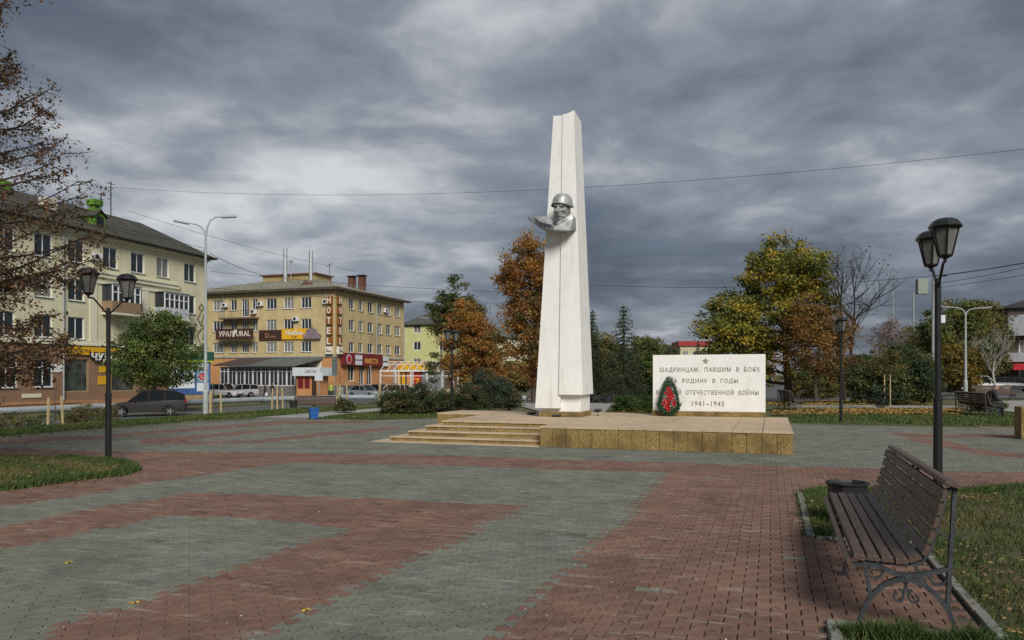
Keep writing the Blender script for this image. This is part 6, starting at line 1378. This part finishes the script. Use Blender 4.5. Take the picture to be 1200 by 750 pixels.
# big yellow-green tree
d = 47
tree('maple_tree', 'big round yellow-green tree right of the inscription wall', tpos(924, d), hgt(275, 905, d), [(-1.3, 0, 5.6, 2.9, 2.6, 3.0, 5), (-0.1, 0, 8.2, 2.6, 2.2, 2.3, 3.6), (-3.7, 0, 4.9, 2.2, 1.7, 1.7, 2.0), (-2.9, 0, 3.2, 2.3, 1.9, 1.5, 2.0), (1.3, 0, 6.6, 1.6, 1.5, 2.8, 2.0)], 430, 62, 0.55, 0.115, YG, 0.24, trunk_to=(-0.7, 0, 6.0))
tree('linden_tree', 'rusty orange-brown small tree beneath the big yellow-green one', tpos(957, 44), hgt(335, 957, 44), [(0, 0, 3.2, 2.1, 1.7, 2.2, 4), (-0.6, 0, 4.8, 1.3, 1.2, 1.6, 1.8), (1.2, 0, 3.6, 1.4, 1.2, 2.0, 1.7)], 210, 46, 0.5, 0.085, [(0.24, 0.12, 0.03), (0.28, 0.15, 0.035), (0.15, 0.09, 0.03), (0.20, 0.14, 0.035)], 0.09)
# young tree with stakes and dark shrubs, right
d = 37
tree('sapling', 'slim young tree tied to pale stakes on the right strip', tpos(1037, d), hgt(404, 1037, d), [(0, 0, 2.4, 0.95, 0.8, 0.7, 3), (0, 0, 2.9, .5, .5, .5, 1)], 46, 32, 0.26, 0.055, [(0.13, 0.12, 0.03), (0.17, 0.12, 0.03), (0.10, 0.10, 0.025)], 0.03, hang=0.8)
for dx, lab in ((-0.12, 'left'), (0.16, 'right')):
    k = MB(); k.tube([(0, 0, 0), (0, 0, 1.7)], 0.035, 5); o = k.build('tree_stake', M_stake); p_ = tpos(1037, d); o.location = (p_[0]+dx, p_[1]-0.2, p_[2]); tag(o, 'pale stake on the %s of the slim young tree' % lab, 'stake')
def bush(px, d, w, h, label, pal, ncl=70, per=50, size=0.08, name='shrub', clr=0.32, tr=0.04, seedlift=0.5):
    return tree(name, label, tpos(px, d), h, [(0, 0, h*seedlift, w/2, w/2*0.8, h*0.5, 3), (-w*.25, 0, h*.4, w*.28, w*.25, h*.38, 1), (w*.25, 0, h*.42, w*.27, w*.25, h*.40, 1)], ncl, per, clr, size, pal, tr, cat='shrub', trunk_to=(0, 0, h*0.6))
bush(1062, 42, 3.6, 3.4, 'large dark green shrub behind the slim young tree', DG, 190, 55, 0.085, clr=0.42); bush(1018, 43, 2.3, 2.6, 'dark shrub between the bare tree and the young tree', DG+[(0.05, 0.055, 0.02)], 90, 50, 0.085, clr=0.4)
bush(1032, 36.5, 0.7, 1.4, 'small blue-green spruce sapling at the young tree foot', [(0.035, 0.055, 0.035), (0.05, 0.07, 0.045)], 30, 40, 0.045, clr=0.14)
bush(1082, 46, 2.0, 2.9, 'dark green shrub just left of the near right lamp post', DG, 80, 50, 0.09, clr=0.4)
for px, d_, w_, h_, lab in ((965, 52, 2.4, 1.3, 'low bush beneath the rusty tree'), (940, 53, 2.0, 1.4, 'low bush behind the end-on bench at right'), (1008, 55, 2.6, 1.6, 'low bush left of the bare tree trunk base')): bush(px, d_, w_, h_, lab, OL, 50, 45, 0.08)
# dark rose bushes by the platform
RS = br([(0.022, 0.034, 0.012), (0.03, 0.045, 0.015), (0.045, 0.055, 0.02), (0.07, 0.045, 0.02), (0.09, 0.085, 0.035)], 2.0)
bush(463, 31.5, 1.3, 1.15, 'dark rose bush at the left end of the row by the platform', RS, 90, 55, 0.042, clr=0.2); bush(487, 32, 1.9, 1.4, 'broad dark rose bush left of the lamp among the bushes', RS, 150, 55, 0.042, clr=0.22)
bush(512, 33, 1.4, 1.2, 'dark rose bush just left of the bush lamp', RS, 100, 55, 0.042, clr=0.2); bush(548, 34, 1.7, 1.35, 'dark rose bush just right of the bush lamp', RS, 120, 55, 0.042, clr=0.22)
bush(574, 35, 2.2, 1.9, 'taller bluish-green bush left of the obelisk', [(0.045, 0.065, 0.04), (0.06, 0.08, 0.05), (0.08, 0.10, 0.055), (0.035, 0.05, 0.03)], 150, 60, 0.045, clr=0.24); bush(597, 35, 1.2, 1.2, 'small dark bush nearest the obelisk on its left', RS, 70, 50, 0.045, clr=0.2)
# rounded green clumps with orange flowers between obelisk and wall
for px, w_, lab in ((734, 1.25, 'rounded green clump dotted with orange flowers right of the obelisk'), (758, 0.9, 'rounded green clump touching the inscription wall')):
    b = bush(px, 27.5, w_, 0.95, lab, [(0.05, 0.095, 0.014), (0.065, 0.12, 0.018), (0.04, 0.075, 0.012)], 90, 60, 0.035, clr=0.14)
    P = np.array([(rng.normal(0, w_*0.28), -w_*0.40+rng.normal(0, 0.05), rng.uniform(0.08, 0.45)) for _ in range(70 if px == 734 else 12)]); vs, f, c = fastleaves(P, 0.035, np.tile((0.55, 0.22, 0.03), (len(P), 1))*rng.uniform(.7, 1.2, (len(P), 1))); raw('flowers', vs, f, M_leaf, b, c)
P = np.array([(*VU(*q, O_PL), 0.5) for q in zip(rng.uniform(-1.4, 0.6, 90), rng.uniform(7.05, 7.3, 90))]); P[:, 2] = rng.uniform(0.38, 0.55, 90)
vs, f, c = fastleaves(P, 0.035, np.array([(0.40, 0.20, 0.03), (0.06, 0.06, 0.02), (0.3, 0.1, 0.02)])[rng.integers(0, 3, len(P))]); tag(raw('flower_border', vs, f, M_leaf, None, c), 'low strip of withered orange flowers behind the platform', 'flowers', kind='stuff')

# spruces
def spruce(px, d, py_top, w, label, pal=((0.030, 0.052, 0.022), (0.045, 0.070, 0.028), (0.06, 0.085, 0.035)), base=None):
    H = hgt(py_top, px, d); T = thing('spruce_tree', label, 'tree', tpos(px, d), 0, 'spruces right of the obelisk'); P = []; k = MB(); k.tube([(0, 0, 0), (0, 0, H*0.6), (0, 0, H)], [0.14, 0.08, 0.01], 7)
    nw = int(H/0.28)
    for i in range(nw):
        t = i/nw; z_ = 0.35+(H-0.4)*t; R_ = w/2*(1-t)**0.85+0.08; nb = max(5, int(11*(1-t))+4)
        for j in range(nb):
            a = 2*math.pi*(j+random.random()*0.7)/nb+i*0.7; L = R_*random.uniform(0.75, 1.12)
            e = Vector((L*math.cos(a), L*math.sin(a), z_-0.28*L+0.10*L*random.random())); k.tube([(0, 0, z_), e], [0.02, 0.006], 4, cap=False)
            m = int(26*L/(w/2)*1.5)+8; tt = rng.random(m)**0.7
            base_ = np.array([0, 0, z_])+(np.array(e)-np.array([0, 0, z_]))*tt[:, None]; P.append(base_+rng.normal(size=(m, 3))*np.array([0.10, 0.10, 0.07])*(0.5+tt[:, None]))
    P = np.vstack(P); col = np.array(pal)[rng.integers(0, len(pal), len(P))]*rng.uniform(0.7, 1.3, (len(P), 1)); vs, f, c = fastleaves(P, 0.085, col, 0.35)
    raw('crown', vs, f, M_leaf, T, c); k.build('trunk', M_bark, T); return T
spruce(731, 56, 355, 4.6, 'pointed dark spruce right of the obelisk'); spruce(694, 60, 361, 3.0, 'dark spruce half hidden behind the obelisk'); spruce(818, 150, 398, 3.6, 'distant small spruce before the red-roofed house')
for px, d_, py, w_, pal, lab in ((702, 66, 388, 4.5, OL, 'olive-green tree between obelisk and spruce'), (714, 68, 398, 5.0, GR, 'green tree just left of the pointed spruce'), (752, 64, 392, 4.4, GR+OL, 'green tree just right of the pointed spruce'), (757, 62, 412, 4.0, GR, 'low green tree behind the inscription wall edge'),
                                 (778, 88, 400, 5.5, BR+DG, 'reddish-brown tree above the left part of the inscription wall'), (766, 84, 415, 5.0, DG, 'dark low tree behind the inscription wall')):
    H = hgt(py, px, d_); tree('broadleaf_tree', lab, tpos(px, d_), H, [(0, 0, H*0.52, w_/2, w_/2, H*0.46, 4), (0.2, 0, H*0.78, w_*.3, w_*.3, H*.22, 1.2)], 150, 48, 0.55, 0.13, pal, 0.12, group='trees beyond the monument')
# right-hand background trees
for px, d_, py, w_, pal, lab, n_ in ((1118, 74, 352, 8.0, OL+GR, 'large olive-green tree right of the near lamp post', 330), (1146, 82, 352, 7.0, OL, 'large olive-brown tree behind the white street light', 330), (1170, 88, 368, 6.0, OL+BR, 'dull green tree near the dark house at right', 160), (1096, 80, 380, 6.0, GR, 'green tree just behind the near right lamp post', 180),
                                     (1124, 60, 402, 3.6, [(0.22, 0.15, 0.02), (0.17, 0.13, 0.02), (0.26, 0.17, 0.03), (0.12, 0.11, 0.02)], 'golden yellow tree behind the right grass strip', 150), (1025, 92, 420, 8.0, GR+DG, 'low dark green tree left of the pinkish trees', 150), (1060, 90, 417, 8.0, GR, 'low green tree beneath the pinkish trees', 150), (985, 90, 425, 8.0, DG, 'dark tree mass behind the bare tree', 130)):
    H = hgt(py, px, d_); tree('broadleaf_tree', lab, tpos(px, d_), H, [(0, 0, H*0.50, w_/2, w_/2, H*0.46, 4), (w_*.15, 0, H*0.76, w_*.30, w_*.3, H*.22, 1.2), (-w_*.22, 0, H*.62, w_*.26, w_*.3, H*.26, 1.2)], n_, 50, 0.60, 0.15, pal, 0.16, group='trees at the right of the square')
# far trees closing the view
far = [(600, 120, 432, 9, 'low far tree between the orange trees'), (655, 120, 425, 9, 'far dark tree hidden behind the obelisk'), (690, 130, 410, 10, 'far green tree at the obelisk right edge'), (770, 150, 428, 10, 'far russet tree low behind the inscription wall'), (800, 160, 420, 10, 'far olive tree left of the red-roofed house'), (845, 150, 424, 11, 'far dark tree right of the red-roofed house'),
       (870, 120, 428, 9, 'far green tree behind the big yellow-green crown'), (880, 150, 415, 11, 'far russet tree behind the big yellow-green crown'), (960, 130, 425, 12, 'far olive tree behind the rusty small tree'), (1010, 140, 416, 12, 'far dark tree behind the bare trunk'), (1040, 150, 420, 12, 'far green tree below the pinkish birches'), (1075, 130, 410, 11, 'far russet tree behind the grey pole left of the lamp'),
       (1110, 130, 398, 11, 'far olive tree behind the near right lamp post'), (500, 140, 436, 8, 'far low tree beside the lime-green house'), (620, 150, 418, 10, 'far tree behind the tall orange tree')]
for i, (px, d_, py, w_, lab) in enumerate(far):
    H = max(2.5, hgt(py, px, d_)); pal = [OL, DG, GR, BR+OL][i % 4]
    T = tree('far_tree', lab, tpos(px, d_), H, [(0, 0, H*0.5, w_/2, w_/2, H*0.48, 1)], 90, 42, 0.9, 0.28, pal, 0.18, group='distant trees closing the view')

# bare trees
def grow(k, p, d_, L, r_, depth, tips, up=0.12, spread=0.55, nseg=4):
    pts = [Vector(p)]; d_ = Vector(d_).normalized()
    for i in range(nseg): d_ = (d_+Vector((random.uniform(-1, 1), random.uniform(-1, 1), random.uniform(-.6, .8)))*0.16+Vector((0, 0, up*0.5))).normalized(); pts.append(pts[-1]+d_*L/nseg)
    k.tube(pts, [r_*(1-0.45*i/nseg) for i in range(nseg+1)], 5 if depth < 2 else 3, cap=False)
    if depth <= 0: tips.append(pts[-1]); tips.append(pts[-2]); return
    for i in range(random.choice((2, 3, 3))):
        q = pts[random.randint(2, nseg)]; a = Vector((random.uniform(-1, 1), random.uniform(-1, 1), random.uniform(-.2, .9))).normalized()
        grow(k, q, d_*(1-spread)+a*spread, L*random.uniform(0.6, 0.85), r_*0.55, depth-1, tips, up, spread, nseg)
    grow(k, pts[-1], d_, L*0.75, r_*0.5, depth-1, tips, up, spread, nseg)
def bare(label, loc, H, r0, lean, bark, leafcol=None, nleaf=0, depth=4, name='bare_tree', size=0.06, group=None, first=0.4, spread=0.55, seed=1):
    random.seed(seed); T = thing(name, label, 'tree', loc, 0, group); k = MB(); tips = []
    pts = [(0, 0, -0.1), (lean*0.1*H, 0, H*0.2), (lean*0.15*H, 0.05*H, H*first), (lean*0.25*H, 0, H*0.62)]
    k.tube(pts, [r0, r0*.9, r0*.75, r0*.5], 8, cap=False)
    for q, n_ in ((2, 3), (3, 4)):
        for i in range(n_): a = random.uniform(0, 6.28); grow(k, pts[q], (0.8*math.cos(a), 0.8*math.sin(a), 0.9), H*0.21, r0*0.42, depth-1, tips, 0.15, spread)
    grow(k, pts[3], (lean, 0, 1), H*0.22, r0*0.5, depth, tips, 0.2, spread)
    k.build('trunk', bark, T, smooth=True)
    if nleaf:
        tp = np.array([t_[:] for t_ in tips]); P = tp[rng.integers(0, len(tp), nleaf)]+rng.normal(0, 0.18, (nleaf, 3)); col = np.array(leafcol)[rng.integers(0, len(leafcol), nleaf)]*rng.uniform(.7, 1.3, (nleaf, 1)); vs, f, c = fastleaves(P, size, col); raw('crown', vs, f, M_leaf, T, c)
    random.seed(seed+100); return T
M_darkbark = mat('dark_bare_bark', (0.038, 0.028, 0.024), 0.95, 0.25, 6)
bare('mostly bare dark tree beside the big yellow-green tree', tpos(1001, 46), hgt(318, 1001, 46), 0.13, -0.02, M_darkbark, [(0.16, 0.07, 0.03), (0.12, 0.06, 0.03)], 260, 3, seed=8, spread=0.9)
bare('second bare dark trunk leaning beside the big tree', tpos(990, 48), hgt(318, 985, 48), 0.12, -0.12, M_darkbark, [(0.14, 0.08, 0.03)], 200, 3, seed=11)
for px, py, sd, lb in ((1033, 395, 21, 'leftmost'), (1049, 388, 22, 'middle'), (1060, 397, 23, 'rightmost')): bare(lb+' of three thin pinkish bare birches right of the bare tree', tpos(px, 92), hgt(py, px, 92), 0.11, 0.03, M_birch, [(0.26, 0.16, 0.14), (0.22, 0.13, 0.11), (0.3, 0.2, 0.17)], 900, 4, size=0.11, group='pinkish bare birches', seed=sd)
bare('pale bare birch forking before the right-hand trees', tpos(1166, 58), hgt(395, 1166, 58), 0.11, -0.04, M_birch, [(0.10, 0.09, 0.03)], 250, 3, seed=31, size=0.07)
bare('small bare birch beside the white street light', tpos(1137, 66), hgt(405, 1137, 66), 0.08, 0.04, M_birch, [(0.2, 0.1, 0.05)], 150, 4, seed=33, size=0.08)

# brown-leaved tree at the left edge: the trunk stands outside the frame, its boughs reach in
random.seed(3)
LT = thing('larch_tree', 'brown-leaved tree whose thin boughs reach in from the left edge', 'tree', (-10.9, 13.2, 0), 0)
k = MB(); k.tube([(0, 0, -0.1), (0.05, 0, 3), (0, 0.05, 7), (0.05, 0, 11.5)], [0.17, 0.14, 0.09, 0.02], 10); k.build('trunk', M_darkbark, LT, smooth=True)
k = MB(); tips = []
def bough(z0, ang, L, rise, droop):
    d_ = Vector((math.cos(ang), math.sin(ang), 0)); pts = []; n = 9; side = Vector((-d_.y, d_.x, 0))
    for i in range(n+1):
        t = i/n; pts.append(Vector((0, 0, z0))+d_*L*t+Vector((0, 0, rise*L*t-droop*L*t*(1-t)*2+0.10*L*t**3))+side*0.10*L*math.sin(3*t+z0)*random.uniform(0.5, 1))
    k.tube(pts, [0.035*(1-t/n)+0.006 for t in range(n+1)], 5, cap=False)
    for i in range(2, n+1):
        for j in range(3):
            s_ = random.choice((-1, 1)); q = pts[i-1].lerp(pts[i], random.random()); l2 = L*random.uniform(0.10, 0.26)*(1.15-0.6*i/n)
            e = q+(d_*random.uniform(0.35, .9)+side*s_*random.uniform(0.3, 1.0)+Vector((0, 0, random.uniform(-0.55, 0.35))))*l2
            m_ = q.lerp(e, 0.5)+Vector((0, 0, -0.04*l2)); k.tube([q, m_, e], [0.010, 0.006, 0.003], 4, cap=False); tips.extend([q.lerp(e, t_) for t_ in (0.3, 0.55, 0.8, 1.0)])
            for _ in range(3):
                r2 = q.lerp(e, random.uniform(.3, 1)); e2 = r2+Vector((random.uniform(-1, 1), random.uniform(-1, 1), random.uniform(-0.9, .4)))*0.22; k.tube([r2, e2], [0.004, 0.002], 3, cap=False); tips.extend([r2.lerp(e2, .6), e2])
    tips.extend(pts[5:])
z0 = 1.9
while z0 < 11:
    for a in range(4):
        ang = a*1.571+random.uniform(-.5, .5)+z0; bough(z0, ang, (3.5-0.22*max(0, z0-2.5))*random.uniform(0.7, 1.05), 0.16 if z0 > 3 else 0.05, 0.10)
    z0 += 0.62
for z_, L, a, rs in ((2.15, 3.3, -0.15, 0.06), (2.9, 3.6, 0.05, 0.28), (3.3, 3.4, 0.15, 0.05), (4.0, 3.3, -0.05, 0.22), (5.2, 2.8, 0.1, 0.18), (6.1, 2.5, 0.0, 0.12), (6.9, 2.0, 0.2, 0.2), (1.5, 3.0, 0.1, 0.10), (2.5, 3.2, -0.25, 0.12), (3.6, 3.4, -0.2, 0.10), (3.1, 3.0, 0.3, 0.16), (4.5, 3.0, 0.15, 0.06), (2.0, 2.8, 0.25, 0.02), (4.8, 3.1, -0.1, 0.14), (5.7, 2.7, 0.05, 0.2), (6.5, 2.4, -0.15, 0.1), (7.4, 2.0, 0.0, 0.25)): bough(z_, a, L, rs, 0.08)
k.build('boughs', M_darkbark, LT)
tp = np.array([t_[:] for t_ in tips]); n = 85000; P = tp[rng.integers(0, len(tp), n)]+rng.normal(0, 0.045, (n, 3))*np.array([1, 1, 1.2]); P[:, 2] -= np.abs(rng.normal(0, 0.03, n))
low = np.clip((5.5-P[:, 2])/4, 0.12, 1); keepl = rng.random(n) < (0.35+0.65*low); P = P[keepl]
col = np.array([(0.17, 0.075, 0.03), (0.13, 0.06, 0.026), (0.21, 0.11, 0.04), (0.09, 0.065, 0.025), (0.075, 0.07, 0.025)])[rng.integers(0, 5, len(P))]*rng.uniform(.65, 1.3, (len(P), 1))
vs, f, c = fastleaves(P, 0.030, col, 0.6); raw('crown', vs, f, M_leaf, LT, c)
# weeds and low shrubs along the left street
for px, d_, w_, h_, lab in ((20, 33, 3.0, 0.9, 'straggly dark shrub on the rough grass at far left'), (95, 38, 2.2, 0.7, 'low weeds behind the stakes at far left'), (110, 42, 2.5, 0.9, 'low shrub just left of the dark car'), (404, 33, 0.7, 0.6, 'small weed clump right of the blue bin'), (1160, 34, 1.6, 0.5, 'low clump of weeds before the far right bench')): bush(px, d_, w_, h_, lab, OL+RS, 55, 40, 0.05, clr=0.2, tr=0.02)
